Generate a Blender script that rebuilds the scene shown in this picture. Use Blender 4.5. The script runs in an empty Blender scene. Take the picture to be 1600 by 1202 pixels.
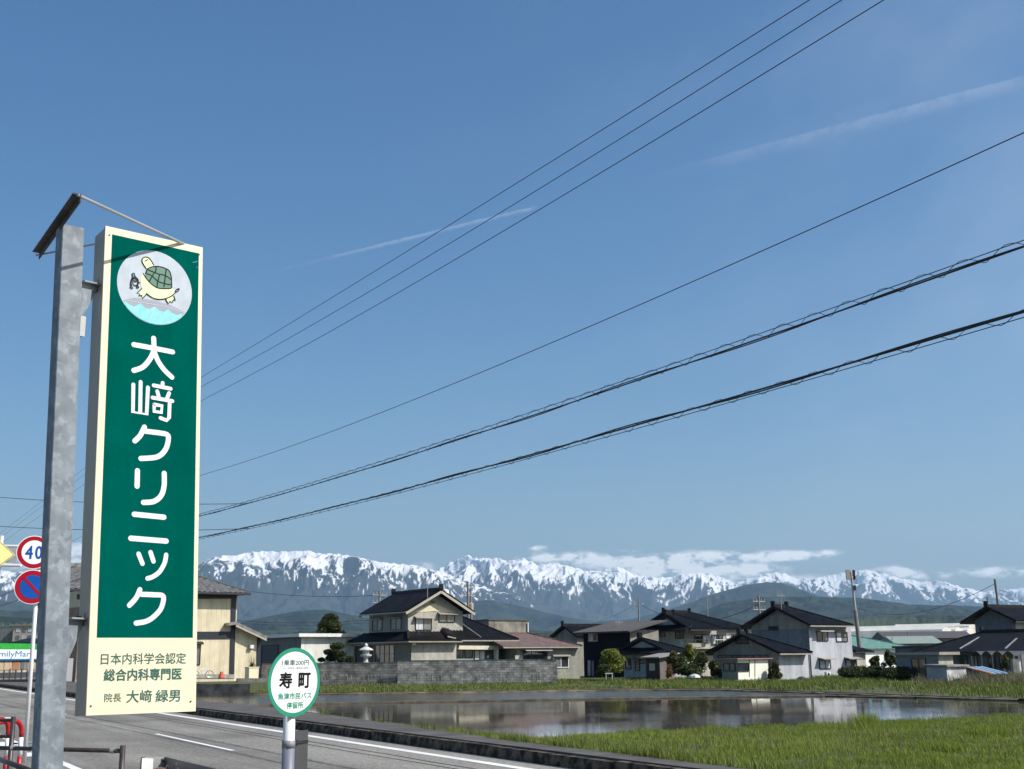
import bpy, bmesh, math, random
import numpy as np
from mathutils import Vector, Matrix
random.seed(7); RNG = np.random.default_rng(11)
S = bpy.context.scene; COL = S.collection
# ------------------------------------------------------------------ camera
F = 1850.0; CX, CY = 800.0, 601.0; EYE = 1.65
PITCH = math.atan((1026-CY)/F); ROLL = 0.010
fw = Vector((0, math.cos(PITCH), math.sin(PITCH)))
u0 = Vector((1, 0, 0)).cross(fw)
rt = Vector((1, 0, 0))*math.cos(ROLL) - u0*math.sin(ROLL)
up = rt.cross(fw); CAM = Vector((0, 0, EYE))
cd = bpy.data.cameras.new('camera'); cam = bpy.data.objects.new('camera', cd); COL.objects.link(cam)
cd.sensor_width = 36; cd.lens = F/1600*36; cd.clip_start = 0.1; cd.clip_end = 80000
m = Matrix((rt, up, -fw)).transposed().to_4x4(); m.translation = CAM; cam.matrix_world = m
S.camera = cam
# ------------------------------------------------------------------ sky, sun, exposure
SUN_AZ = math.radians(107); SUN_EL = math.radians(43)
W = bpy.data.worlds.new('World'); S.world = W; W.use_nodes = True
nt = W.node_tree; nt.nodes.clear(); N = nt.nodes.new; L = nt.links.new
def rdir(px, py):
    return (fw + rt*((px-CX)/F) - up*((py-CY)/F)).normalized()
def wmath(op, a, b=None, c=None, clamp=False):
    n = N('ShaderNodeMath'); n.operation = op; n.use_clamp = clamp
    for i, v in enumerate((a, b, c)):
        if v is None: continue
        if isinstance(v, (int, float)): n.inputs[i].default_value = v
        else: L(v, n.inputs[i])
    return n.outputs[0]
def wramp(v, lo, hi):
    n = N('ShaderNodeMapRange'); n.interpolation_type = 'SMOOTHSTEP'
    L(v, n.inputs[0]); n.inputs[1].default_value = lo; n.inputs[2].default_value = hi
    return n.outputs[0]
sky = N('ShaderNodeTexSky'); sky.sky_type = 'NISHITA'; sky.sun_disc = False
sky.sun_elevation = SUN_EL; sky.sun_rotation = SUN_AZ
sky.altitude = 50; sky.air_density = 1.0; sky.dust_density = 1.8; sky.ozone_density = 1.6
tc = N('ShaderNodeTexCoord'); sep = N('ShaderNodeSeparateXYZ'); L(tc.outputs['Generated'], sep.inputs[0])
X, Y, Z = sep.outputs
az = wmath('ARCTAN2', X, Y); el = wmath('ARCSINE', Z)
def wnoise(vec, scale, detail=6, rough=0.55):
    n = N('ShaderNodeTexNoise'); n.inputs['Scale'].default_value = scale
    n.inputs['Detail'].default_value = detail; n.inputs['Roughness'].default_value = rough
    L(vec, n.inputs['Vector']); return n.outputs[0]
comb = N('ShaderNodeCombineXYZ'); L(az, comb.inputs[0]); L(wmath('MULTIPLY', el, 4.2), comb.inputs[1]); comb.inputs[2].default_value = 2.37
n1 = wnoise(comb.outputs[0], 17.0); n1b = wnoise(comb.outputs[0], 5.0, 3)
# low cumulus bank lying along the mountains
tot = None
for (cx_, cy_, sx_, sy_, am_) in ((880, 868, 75, 10, 1.0), (1010, 877, 95, 11, 1.0), (1110, 866, 90, 9, .9), (1240, 864, 75, 7, 1.1), (1085, 888, 110, 11, .95), (1170, 885, 50, 5, .8), (1395, 889, 45, 9, .8), (1480, 893, 60, 8, .45), (1575, 889, 40, 8, .9), (662, 883, 22, 8, 1.0), (930, 899, 60, 9, .5), (1190, 902, 80, 9, .5), (1330, 902, 90, 8, .5), (838, 852, 18, 4, .6), (990, 856, 25, 4, .6), (25, 868, 60, 16, .9), (115, 868, 25, 25, .8)):
    d_ = rdir(cx_, cy_+4); a_ = math.atan2(d_.x, d_.y); e_ = math.asin(d_.z)
    u_ = wmath('DIVIDE', wmath('SUBTRACT', az, a_), sx_/F); v_ = wmath('DIVIDE', wmath('SUBTRACT', el, e_), sy_/F)
    g_ = wmath('MULTIPLY', wmath('EXPONENT', wmath('MULTIPLY', wmath('ADD', wmath('MULTIPLY', u_, u_), wmath('MULTIPLY', v_, v_)), -1.0)), am_)
    tot = g_ if tot is None else wmath('ADD', tot, g_)
comb3 = N('ShaderNodeCombineXYZ'); L(az, comb3.inputs[0]); L(wmath('MULTIPLY', el, 1.9), comb3.inputs[1]); comb3.inputs[2].default_value = 5.1
n2 = wnoise(comb3.outputs[0], 52.0, 8, .62)
cl = wmath('MULTIPLY', wramp(wmath('MULTIPLY', wmath('ADD', wmath('MULTIPLY_ADD', n2, 2.4, -1.0), wmath('MULTIPLY', n1, .5)), tot), 0.07, 0.46), .97)
# thin high veil, more of it on the right
comb2 = N('ShaderNodeCombineXYZ'); L(az, comb2.inputs[0]); L(wmath('MULTIPLY_ADD', az, -0.5, wmath('MULTIPLY', el, 1.8)), comb2.inputs[1]); comb2.inputs[2].default_value = 7.7
veil = wmath('MULTIPLY', wmath('MULTIPLY', wramp(wnoise(comb2.outputs[0], 3.2, 5), 0.42, 0.8), wramp(az, -0.2, 0.3)), 0.06)
def trail(p, q, width, amt, soft):
    a, b = rdir(*p), rdir(*q); n = a.cross(b).normalized()
    if n.z < 0: n = -n
    t = (b-a); tl = t.length; t.normalize()
    dn = N('ShaderNodeVectorMath'); dn.operation = 'DOT_PRODUCT'; L(tc.outputs['Generated'], dn.inputs[0]); dn.inputs[1].default_value = n
    dt = N('ShaderNodeVectorMath'); dt.operation = 'DOT_PRODUCT'; L(tc.outputs['Generated'], dt.inputs[0]); dt.inputs[1].default_value = t
    s = wmath('DIVIDE', wmath('SUBTRACT', dt.outputs['Value'], a.dot(t)), tl)
    nz = wnoise(tc.outputs['Generated'], 150, 6, .8)
    d = wmath('ADD', dn.outputs['Value'], wmath('MULTIPLY', wmath('SUBTRACT', nz, .5), width*2.8))
    upper = wmath('SUBTRACT', 1.0, wramp(d, 0.0, width))
    lower = wramp(d, -width*soft, 0.0)
    front = wmath('MULTIPLY', wramp(s, -0.05, 0.6), wmath('SUBTRACT', 1.0, wramp(s, 0.98, 1.03)) if amt < .2 else 1.0)
    front = wmath('MULTIPLY', front, wmath('SUBTRACT', 1.0, wramp(s, 1.6, 2.2)))
    return wmath('MULTIPLY', wmath('MULTIPLY', wmath('MULTIPLY', wmath('MULTIPLY', upper, lower), front), amt), wramp(wnoise(tc.outputs['Generated'], 45, 4, .7),   .22, .62))
tr1 = trail((390, 432), (830, 325), 0.0012, 0.12, 2.6)
tr2 = trail((980, 283), (1600, 120), 0.0016, 0.07, 8.0)
cover = wmath('ADD', wmath('ADD', cl, veil), wmath('ADD', tr1, tr2), clamp=True)
cover = wmath('MULTIPLY', cover, 1.0, clamp=True)
mix = N('ShaderNodeMix'); mix.data_type = 'RGBA'; L(cover, mix.inputs['Factor'])
skh = N('ShaderNodeHueSaturation'); skh.inputs['Saturation'].default_value = 1.36; L(sky.outputs[0], skh.inputs['Color'])
L(skh.outputs[0], mix.inputs['A']); mix.inputs['B'].default_value = (13, 12.7, 12.3, 1)
bg = N('ShaderNodeBackground'); L(mix.outputs['Result'], bg.inputs['Color']); bg.inputs['Strength'].default_value = 0.10
wo = N('ShaderNodeOutputWorld'); L(bg.outputs[0], wo.inputs['Surface'])
sd = bpy.data.lights.new('sun', 'SUN'); sun = bpy.data.objects.new('sun', sd); COL.objects.link(sun)
sd.energy = 4.7; sd.angle = math.radians(0.53); sd.color = (1.0, 0.955, 0.88)
sdir = Vector((math.sin(SUN_AZ)*math.cos(SUN_EL), math.cos(SUN_AZ)*math.cos(SUN_EL), math.sin(SUN_EL)))
sun.rotation_euler = sdir.to_track_quat('Z', 'Y').to_euler(); sun.location = (30, -20, 40)
S.view_settings.view_transform = 'Standard'; S.view_settings.look = 'None'
S.view_settings.exposure = 0.37; S.view_settings.gamma = 1; S.view_settings.use_curve_mapping = False
HAZE = 4.2e-5
S.cycles.max_bounces = 6; S.cycles.volume_bounces = 0; S.cycles.use_denoising = True
S.cycles.transparent_max_bounces = 8
# ------------------------------------------------------------------ place helpers (photograph pixel -> world)
def frame(deg): a = math.radians(deg); return Vector((math.sin(a), math.cos(a), 0)), Vector((math.cos(a), -math.sin(a), 0))
ROAD = frame(-29.3); HOUSE = frame(-36)      # along / across directions of the road and of the house plots
RD, PD = HOUSE
def ray(px, py): return fw + rt*((px-CX)/F) - up*((py-CY)/F)
def atY(px, py, Yd): d = ray(px, py); return CAM + d*(Yd/d.y)
def atZ(px, py, z): d = ray(px, py); return CAM + d*((z-EYE)/d.z)
def onplane(px, py, P, n): d = ray(px, py); return CAM + d*((P-CAM).dot(n)/d.dot(n))
def proj(P):
    v = P-CAM; c = v.dot(fw); return CX+F*v.dot(rt)/c, CY-F*v.dot(up)/c
def SP(s, p, z=0): v = RD*s + PD*p; return Vector((v.x, v.y, z))
# ------------------------------------------------------------------ materials
MATS = {}
def mat(name, col, rough=0.6, metal=0.0, var=0.12, scale=3.0, bump=0.0, bscale=None, spec=0.5, col2=None, detail=5, lo=.35, hi=.65, stretch=(1, 1, 1), coat=0.0):
    if name in MATS: return MATS[name]
    m = bpy.data.materials.new(name); m.use_nodes = True; t = m.node_tree; b = t.nodes['Principled BSDF']
    b.inputs['Roughness'].default_value = rough; b.inputs['Metallic'].default_value = metal
    b.inputs['Specular IOR Level'].default_value = spec; b.inputs['Coat Weight'].default_value = coat
    tcn = t.nodes.new('ShaderNodeTexCoord'); mp = t.nodes.new('ShaderNodeMapping'); mp.inputs['Scale'].default_value = stretch
    t.links.new(tcn.outputs['Object'], mp.inputs[0])
    nz = t.nodes.new('ShaderNodeTexNoise'); nz.inputs['Scale'].default_value = scale; nz.inputs['Detail'].default_value = detail
    t.links.new(mp.outputs[0], nz.inputs['Vector'])
    r = t.nodes.new('ShaderNodeValToRGB'); c = col
    d2 = col2 if col2 else tuple(x*(1-var) for x in c); l2 = c if col2 else tuple(min(1, x*(1+var)) for x in c)
    r.color_ramp.elements[0].position = lo; r.color_ramp.elements[1].position = hi
    r.color_ramp.elements[0].color = (*d2, 1); r.color_ramp.elements[1].color = (*l2, 1)
    t.links.new(nz.outputs[0], r.inputs[0]); t.links.new(r.outputs[0], b.inputs['Base Color'])
    if bump:
        n2 = t.nodes.new('ShaderNodeTexNoise'); n2.inputs['Scale'].default_value = bscale or scale*4; n2.inputs['Detail'].default_value = 4
        t.links.new(mp.outputs[0], n2.inputs['Vector'])
        bp = t.nodes.new('ShaderNodeBump'); bp.inputs['Strength'].default_value = bump; bp.inputs['Distance'].default_value = 0.02
        t.links.new(n2.outputs[0], bp.inputs['Height']); t.links.new(bp.outputs[0], b.inputs['Normal'])
    MATS[name] = m; return m
def siding(name, col, dirv, pitch=0.2, depth=.5, rough=.6, var=.08):
    """painted metal siding: fine ribs every `pitch` metres along dirv"""
    m = mat(name, col, rough, var=var, scale=1.2); t = m.node_tree; b = t.nodes['Principled BSDF']
    g = t.nodes.new('ShaderNodeNewGeometry'); dp = t.nodes.new('ShaderNodeVectorMath'); dp.operation = 'DOT_PRODUCT'
    t.links.new(g.outputs['Position'], dp.inputs[0]); dp.inputs[1].default_value = dirv
    ma = t.nodes.new('ShaderNodeMath'); ma.operation = 'MULTIPLY'; ma.inputs[1].default_value = 1/pitch; t.links.new(dp.outputs['Value'], ma.inputs[0])
    fr = t.nodes.new('ShaderNodeMath'); fr.operation = 'PINGPONG'; fr.inputs[1].default_value = 1.0; t.links.new(ma.outputs[0], fr.inputs[0])
    mr = t.nodes.new('ShaderNodeMapRange'); mr.inputs[1].default_value = 0.05; mr.inputs[2].default_value = 0.22; t.links.new(fr.outputs[0], mr.inputs[0])
    bp = t.nodes.new('ShaderNodeBump'); bp.inputs['Strength'].default_value = depth; bp.inputs['Distance'].default_value = .02
    t.links.new(mr.outputs[0], bp.inputs['Height']); t.links.new(bp.outputs[0], b.inputs['Normal'])
    return m
def nodes_of(m): return m.node_tree, m.node_tree.nodes['Principled BSDF']
RD, PD = ROAD
ASPH = mat('asphalt', (.23, .225, .21), .92, var=.16, scale=.35, bump=.9, bscale=55, spec=.25)
t, b = nodes_of(ASPH)
# coarse aggregate grain over broad wear
nz = t.nodes.new('ShaderNodeTexNoise'); nz.inputs['Scale'].default_value = 13; nz.inputs['Detail'].default_value = 5; nz.inputs['Roughness'].default_value = .85
tcn = t.nodes.new('ShaderNodeTexCoord'); t.links.new(tcn.outputs['Object'], nz.inputs['Vector'])
r2 = t.nodes.new('ShaderNodeValToRGB'); r2.color_ramp.elements[0].position = .32; r2.color_ramp.elements[1].position = .7
r2.color_ramp.elements[0].color = (.45, .44, .43, 1); r2.color_ramp.elements[1].color = (1.5, 1.48, 1.42, 1)
mx = t.nodes.new('ShaderNodeMix'); mx.data_type = 'RGBA'; mx.blend_type = 'MULTIPLY'; mx.inputs['Factor'].default_value = 1
old = b.inputs['Base Color'].links[0].from_socket
t.links.new(nz.outputs[0], r2.inputs[0]); t.links.new(old, mx.inputs['A']); t.links.new(r2.outputs[0], mx.inputs['B']); t.links.new(mx.outputs['Result'], b.inputs['Base Color'])
g2 = t.nodes.new('ShaderNodeNewGeometry'); dA = t.nodes.new('ShaderNodeVectorMath'); dA.operation = 'DOT_PRODUCT'; dA.inputs[1].default_value = PD*1.1; dB = t.nodes.new('ShaderNodeVectorMath'); dB.operation = 'DOT_PRODUCT'; dB.inputs[1].default_value = RD*.07
t.links.new(g2.outputs['Position'], dA.inputs[0]); t.links.new(g2.outputs['Position'], dB.inputs[0]); cb = t.nodes.new('ShaderNodeCombineXYZ'); t.links.new(dA.outputs['Value'], cb.inputs[0]); t.links.new(dB.outputs['Value'], cb.inputs[1])
n3 = t.nodes.new('ShaderNodeTexNoise'); n3.inputs['Scale'].default_value = 1.0; n3.inputs['Detail'].default_value = 4; t.links.new(cb.outputs[0], n3.inputs['Vector'])
r3 = t.nodes.new('ShaderNodeValToRGB'); r3.color_ramp.elements[0].position = .35; r3.color_ramp.elements[1].position = .65; r3.color_ramp.elements[0].color = (.80, .79, .78, 1); r3.color_ramp.elements[1].color = (1.15, 1.15, 1.14, 1); t.links.new(n3.outputs[0], r3.inputs[0])
mx2 = t.nodes.new('ShaderNodeMix'); mx2.data_type = 'RGBA'; mx2.blend_type = 'MULTIPLY'; mx2.inputs['Factor'].default_value = 1
t.links.new(mx.outputs['Result'], mx2.inputs['A']); t.links.new(r3.outputs[0], mx2.inputs['B']); t.links.new(mx2.outputs['Result'], b.inputs['Base Color'])
PATH = mat('path_asphalt', (.105, .10, .095), .95, var=.22, scale=1.3, bump=.9, bscale=40, spec=.2)
KERB = mat('old_concrete', (.15, .12, .09), .95, var=.5, scale=5, bump=1.0, bscale=18, spec=.1, col2=(.03, .026, .022), lo=.42, hi=.62)
CONC = mat('concrete', (.33, .32, .29), .9, var=.2, scale=2.5, bump=.5)
CONCD = mat('weathered_concrete', (.17, .165, .15), .95, scale=1.6, bump=.6, col2=(.06, .058, .05))
PAINT = mat('road_paint', (.80, .80, .78), .7, scale=9, col2=(.52, .52, .50), lo=.25, hi=.42)
TAR = mat('tar_seal', (.05, .05, .05), .8)
CYAN = mat('cyan_paint', (.10, .38, .42), .8, col2=(.2, .25, .25), scale=8)
SOIL = mat('soil', (.11, .09, .06), .95, col2=(.05, .042, .03), scale=3, bump=.6)
TURF = mat('turf_ground', (.07, .085, .028), .95, col2=(.045, .045, .02), scale=1.7, bump=.5)
PLAIN = mat('plain_fields', (.10, .11, .06), .95, col2=(.06, .08, .035), scale=.01)
RD, PD = HOUSE
ROOFB = mat('black_glazed_tile', (.0105, .0105, .012), .42, var=.4, scale=1.4, spec=.22)
ROOFG = mat('grey_glazed_tile', (.20, .195, .185), .32, var=.3, scale=3)
ROOFBR = mat('brown_metal_roof', (.16, .105, .09), .5, var=.2, scale=2)
ROOFGR = mat('green_metal_roof', (.13, .26, .215), .5, var=.2, scale=2)
ROOFD = mat('dark_flat_metal', (.085, .075, .068), .5, var=.1)
GUT = mat('gutter_grey', (.30, .28, .24), .45)
GUTD = mat('gutter_dark', (.035, .033, .035), .5)
CREAM = siding('cream_siding', (.66, .58, .40), PD, .20, .5)
NAVY = mat('navy_trim', (.016, .018, .03), .5)
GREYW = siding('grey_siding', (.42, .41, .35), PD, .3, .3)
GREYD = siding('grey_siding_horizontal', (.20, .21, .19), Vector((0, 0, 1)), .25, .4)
LILAC = siding('pale_blue_grey_wall', (.47, .485, .52), PD, .25, .25)
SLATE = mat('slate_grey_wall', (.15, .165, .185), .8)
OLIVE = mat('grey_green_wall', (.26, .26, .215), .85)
DARKW = siding('black_siding', (.009, .010, .018), RD, .2, .4, rough=.85); DARKW.node_tree.nodes['Principled BSDF'].inputs['Specular IOR Level'].default_value = .1
PALEB = mat('pale_blue_render', (.40, .46, .47), .85)
BEIGE = mat('beige_wall', (.40, .385, .33), .85)
TANW = mat('tan_wall', (.25, .235, .20), .85)
WHITEM = siding('white_ribbed_metal', (.80, .80, .74), PD, .22, .6, rough=.45)
WHITE = mat('white_paint', (.80, .80, .79), .35, var=.04)
SHADEM = siding('shaded_ribbed_metal', (.17, .17, .17), RD, .25, .5)
SHUT = siding('shutter', (.07, .072, .075), Vector((0, 0, 1)), .12, .6)
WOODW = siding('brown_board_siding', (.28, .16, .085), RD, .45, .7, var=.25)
RUST = siding('weathered_corrugate', (.22, .20, .165), PD, .35, .9, var=.35)
FRAME = mat('dark_aluminium', (.03, .03, .03), .4, metal=.3)
FRAMEL = mat('silver_aluminium', (.5, .5, .48), .4, metal=.5)
CURT = mat('curtained_glass', (.55, .58, .60), .12, var=.25, scale=2, stretch=(3, 3, .4), spec=.8)
GLASS = mat('dark_glass', (.03, .035, .04), .05, var=.4, scale=1, spec=1.0)
GLASSM = mat('dim_curtain_glass', (.16, .17, .17), .1, var=.4, scale=2, stretch=(3, 3, .4), spec=.8)
GALV = mat('galvanised_steel', (.245, .28, .305), .65, metal=.0, scale=11, col2=(.18, .208, .232), lo=.42, hi=.6, detail=8, spec=.3)
t, b = nodes_of(GALV)
# spangle: blotchy pale crystals
tcn = t.nodes.new('ShaderNodeTexCoord'); dn = t.nodes.new('ShaderNodeTexNoise'); dn.inputs['Scale'].default_value = 30; dn.inputs['Detail'].default_value = 3
t.links.new(tcn.outputs['Object'], dn.inputs['Vector']); av = t.nodes.new('ShaderNodeMix'); av.data_type = 'VECTOR'; av.inputs['Factor'].default_value = .06
t.links.new(tcn.outputs['Object'], av.inputs['A']); t.links.new(dn.outputs['Color'], av.inputs['B'])
vo = t.nodes.new('ShaderNodeTexVoronoi'); vo.inputs['Scale'].default_value = 34; t.links.new(av.outputs['Result'], vo.inputs['Vector'])
sp_ = t.nodes.new('ShaderNodeSeparateColor'); t.links.new(vo.outputs['Color'], sp_.inputs[0])
rr = t.nodes.new('ShaderNodeValToRGB'); e = rr.color_ramp.elements; e[0].position = .0; e[0].color = (.90, .90, .91, 1); e[1].position = .78; e[1].color = (1.02, 1.02, 1.02, 1)
x = e.new(.88); x.color = (1.22, 1.22, 1.21, 1)
t.links.new(sp_.outputs[0], rr.inputs[0]); mx = t.nodes.new('ShaderNodeMix'); mx.data_type = 'RGBA'; mx.blend_type = 'MULTIPLY'; mx.inputs['Factor'].default_value = 1; old = b.inputs['Base Color'].links[0].from_socket
t.links.new(old, mx.inputs['A']); t.links.new(rr.outputs[0], mx.inputs['B']); t.links.new(mx.outputs['Result'], b.inputs['Base Color'])
STEELD = mat('weathered_dark_steel', (.055, .048, .042), .6, metal=.3, var=.4, scale=14)
STEELG = mat('grey_steel', (.42, .42, .42), .45, metal=.5)
CASE = mat('sign_case_grey_beige', (.40, .365, .30), .5, var=.06)
CREAMP = mat('cream_sign_face', (.78, .715, .50), .45, var=.03, scale=5, spec=.2)
GREENP = mat('green_sign_film', (.0, .088, .069), .6, var=.06, scale=4, spec=.0)
LETTER = mat('white_sign_letter', (.72, .71, .74), .35, var=.02)
LETGRN = mat('green_sign_letter', (.012, .10, .075), .5)
PALE = mat('emblem_pale_silver', (.37, .43, .49), .5, scale=14, var=.08)
SILV = mat('emblem_silver_cloud', (.25, .28, .33), .5)
AQUA = mat('emblem_aqua', (.17, .56, .68), .5, var=.12, scale=40)
TBODY = mat('emblem_pale_green', (.70, .78, .40), .5, var=.02)
TSHELL = mat('emblem_shell_green', (.035, .15, .095), .5, var=.05)
INK = mat('emblem_ink', (.008, .008, .008), .6, spec=.1)
BUSG = mat('bus_sign_green', (.01, .24, .14), .5, var=.04)
BUSW = mat('bus_sign_white', (.76, .77, .76), .45, var=.02)
SREDM = mat('road_sign_red', (.34, .004, .018), .5, var=.06, spec=.15); SBLUE = mat('road_sign_blue', (.005, .075, .34), .5, var=.08, spec=.15)
SWHITE = mat('road_sign_white', (.80, .80, .80), .3, var=.03); SYEL = mat('road_sign_yellow', (.85, .74, .30), .35, var=.04)
REDP = mat('red_pipe_paint', (.38, .008, .014), .4); BLACKP = mat('dark_brown_pipe', (.045, .032, .03), .4, var=.3, scale=20)
DGREY = mat('dark_grey_plastic', (.06, .06, .063), .45)
BLUEG = mat('blue_grey_sleeve', (.16, .18, .22), .45)
WIREM = mat('black_cable', (.018, .018, .02), .6); WIREG = mat('grey_wire', (.06, .07, .09), .6)
POLEC = mat('utility_pole_concrete', (.22, .21, .20), .9, var=.15)
SHOPG = mat('shop_green', (.03, .33, .045), .4); SHOPB = mat('shop_blue', (.03, .18, .42), .4)
STONE = mat('lantern_granite', (.52, .52, .50), .85, var=.35, scale=9)
BLK = mat('wall_block', (.36, .34, .31), .95, var=.35, scale=1.6, bump=.5)
t, b = nodes_of(BLK)
at = t.nodes.new('ShaderNodeAttribute'); at.attribute_name = 'tone'
mx = t.nodes.new('ShaderNodeMix'); mx.data_type = 'RGBA'; mx.blend_type = 'MULTIPLY'; mx.inputs['Factor'].default_value = 1
old = b.inputs['Base Color'].links[0].from_socket
t.links.new(old, mx.inputs['A']); t.links.new(at.outputs['Color'], mx.inputs['B']); t.links.new(mx.outputs['Result'], b.inputs['Base Color'])
BARK = mat('bark', (.09, .06, .04), .9)
def leafmat(name, c1, c2):
    m = mat(name, c1, .6, col2=c2, scale=1.4, lo=.38, hi=.6, spec=.3)
    t, b = nodes_of(m)
    pass
    tr = t.nodes.new('ShaderNodeBsdfTranslucent'); ms = t.nodes.new('ShaderNodeMixShader'); ms.inputs[0].default_value = .25
    t.links.new(b.inputs['Base Color'].links[0].from_socket, tr.inputs[0])
    out = t.nodes['Material Output']; t.links.new(b.outputs[0], ms.inputs[1]); t.links.new(tr.outputs[0], ms.inputs[2]); t.links.new(ms.outputs[0], out.inputs[0])
    return m
LYEL = leafmat('yellow_green_leaf', (.24, .25, .035), (.10, .13, .02))
LDARK = leafmat('dark_green_leaf', (.065, .085, .02), (.025, .038, .01))
LMID = leafmat('mid_green_leaf', (.10, .12, .03), (.035, .05, .015))
LOLIVE = leafmat('olive_leaf', (.13, .115, .03), (.05, .055, .02))
def grassmat(name, a, bb, dry):
    m = mat(name, a, .55, spec=.25); t, b = nodes_of(m)
    at = t.nodes.new('ShaderNodeAttribute'); at.attribute_name = 'rnd'
    r = t.nodes.new('ShaderNodeValToRGB'); e = r.color_ramp.elements
    e[0].position = 0; e[0].color = (*bb, 1); e[1].position = .7; e[1].color = (*a, 1); x = e.new(1.0); x.color = (*dry, 1)
    t.links.new(at.outputs['Fac'], r.inputs[0]); t.links.new(r.outputs[0], b.inputs['Base Color'])
    tr = t.nodes.new('ShaderNodeBsdfTranslucent'); ms = t.nodes.new('ShaderNodeMixShader'); ms.inputs[0].default_value = .3
    t.links.new(r.outputs[0], tr.inputs[0]); out = t.nodes['Material Output']
    t.links.new(b.outputs[0], ms.inputs[1]); t.links.new(tr.outputs[0], ms.inputs[2]); t.links.new(ms.outputs[0], out.inputs[0])
    return m
GRASS = grassmat('meadow_grass', (.25, .31, .045), (.085, .125, .02), (.42, .38, .15))
GRASSB = grassmat('bank_grass', (.16, .20, .04), (.07, .095, .02), (.36, .32, .16))
REED = grassmat('dry_reed', (.20, .18, .10), (.10, .10, .04), (.38, .34, .24))
def weather(m, lo_, hi_, sc=1.3, zs=.12):
    t, b = nodes_of(m); g = t.nodes.new('ShaderNodeNewGeometry'); mp = t.nodes.new('ShaderNodeMapping'); mp.inputs['Scale'].default_value = (1, 1, zs); t.links.new(g.outputs['Position'], mp.inputs[0])
    n = t.nodes.new('ShaderNodeTexNoise'); n.inputs['Scale'].default_value = sc; n.inputs['Detail'].default_value = 6; n.inputs['Roughness'].default_value = .65; t.links.new(mp.outputs[0], n.inputs['Vector'])
    r = t.nodes.new('ShaderNodeMapRange'); r.inputs[1].default_value = .34; r.inputs[2].default_value = .6; r.inputs[3].default_value = lo_; r.inputs[4].default_value = hi_; t.links.new(n.outputs[0], r.inputs[0])
    mx = t.nodes.new('ShaderNodeMix'); mx.data_type = 'RGBA'; mx.blend_type = 'MULTIPLY'; mx.inputs['Factor'].default_value = 1; old = b.inputs['Base Color'].links[0].from_socket
    t.links.new(old, mx.inputs['A']); t.links.new(r.outputs[0], mx.inputs['B']); t.links.new(mx.outputs['Result'], b.inputs['Base Color'])
for m_ in (CREAM, GREYW, GREYD, LILAC, SLATE, OLIVE, PALEB, BEIGE, TANW, WHITEM, SHADEM, RUST, WOODW, CONC, CONCD): weather(m_, .74, 1.04)
weather(CREAMP, .93, 1.0, 5, .2); weather(GREENP, .88, 1.03, 4, .15); weather(GALV, .80, 1.05, 7, .1); weather(WHITE, .88, 1.0, 6, .2); weather(PAINT, .8, 1.0, 1.5, 1)
# ------------------------------------------------------------------ mesh helpers
class MB:
    def __init__(s): s.v = []; s.f = []
    def add(s, vs, fs):
        o = len(s.v); s.v += [Vector(v) for v in vs]; s.f += [tuple(i+o for i in f) for f in fs]; return s
    def prism(s, pts, d):
        """closed prism: polygon pts extruded by vector d"""
        n = len(pts); vs = [Vector(p) for p in pts]+[Vector(p)+d for p in pts]
        nn = (vs[1]-vs[0]).cross(vs[2]-vs[1]); flip = nn.dot(d) > 0
        fs = [tuple(range(n)), tuple(range(2*n-1, n-1, -1))] + [(i, i+n, (i+1) % n+n, (i+1) % n) for i in range(n)]
        if flip: fs = [tuple(reversed(f)) for f in fs]
        return s.add(vs, fs)
    def box(s, P, a, b, c): return s.prism([P, P+a, P+a+b, P+b], c)
    def bar(s, p, q, w, h=None, upv=None):
        h = h or w; p = Vector(p); q = Vector(q); d = (q-p)
        upv = upv or Vector((0, 0, 1)); x = d.cross(upv)
        if x.length < 1e-6: x = d.cross(Vector((0, 1, 0)))
        x.normalize(); y = x.cross(d).normalized()
        return s.box(p-x*w/2-y*h/2, x*w, y*h, d)
    def tube(s, pts, r, n=8, caps=True):
        pts = [Vector(p) for p in pts]; rs = r if isinstance(r, (list, tuple)) else [r]*len(pts); vs = []; fs = []
        d0 = (pts[1]-pts[0]).normalized(); x = d0.orthogonal().normalized()
        for i, p in enumerate(pts):
            if i == 0: d = pts[1]-p
            elif i == len(pts)-1: d = p-pts[i-1]
            else: d = pts[i+1]-pts[i-1]
            d.normalize(); x = (x-d*x.dot(d)).normalized(); y = d.cross(x)
            for k in range(n):
                a = 2*math.pi*k/n; vs.append(p+(x*math.cos(a)+y*math.sin(a))*rs[i])
        for i in range(len(pts)-1):
            for k in range(n):
                k2 = (k+1) % n; fs.append((i*n+k, i*n+k2, (i+1)*n+k2, (i+1)*n+k))
        if caps: fs += [tuple(range(n-1, -1, -1)), tuple((len(pts)-1)*n+k for k in range(n))]
        return s.add(vs, fs)
    def lathe(s, base, prof, n=12):
        return s.tube([Vector(base)+Vector((0, 0, z)) for r, z in prof], [max(r, .001) for r, z in prof], n)
    def build(s, name, material, parent=None, smooth=False, origin=None):
        org = parent['_o'] if parent is not None and '_o' in parent else (origin if origin is not None else None)
        if org is None:
            xs = [v.x for v in s.v]; ys = [v.y for v in s.v]
            org = (sum(xs)/len(xs), sum(ys)/len(ys), min(v.z for v in s.v))
        org = Vector(org)
        me = bpy.data.meshes.new(name); me.from_pydata([v-org for v in s.v], [], s.f); me.materials.append(material); me.update()
        if smooth:
            for p in me.polygons: p.use_smooth = True
        o = bpy.data.objects.new(name, me); COL.objects.link(o); o['_o'] = list(org)
        if parent is None: o.location = org
        else: o.parent = parent
        return o
def tag(o, label, cat, group=None):
    o['label'] = label; o['category'] = cat
    if group: o['group'] = group
    return o
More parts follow.
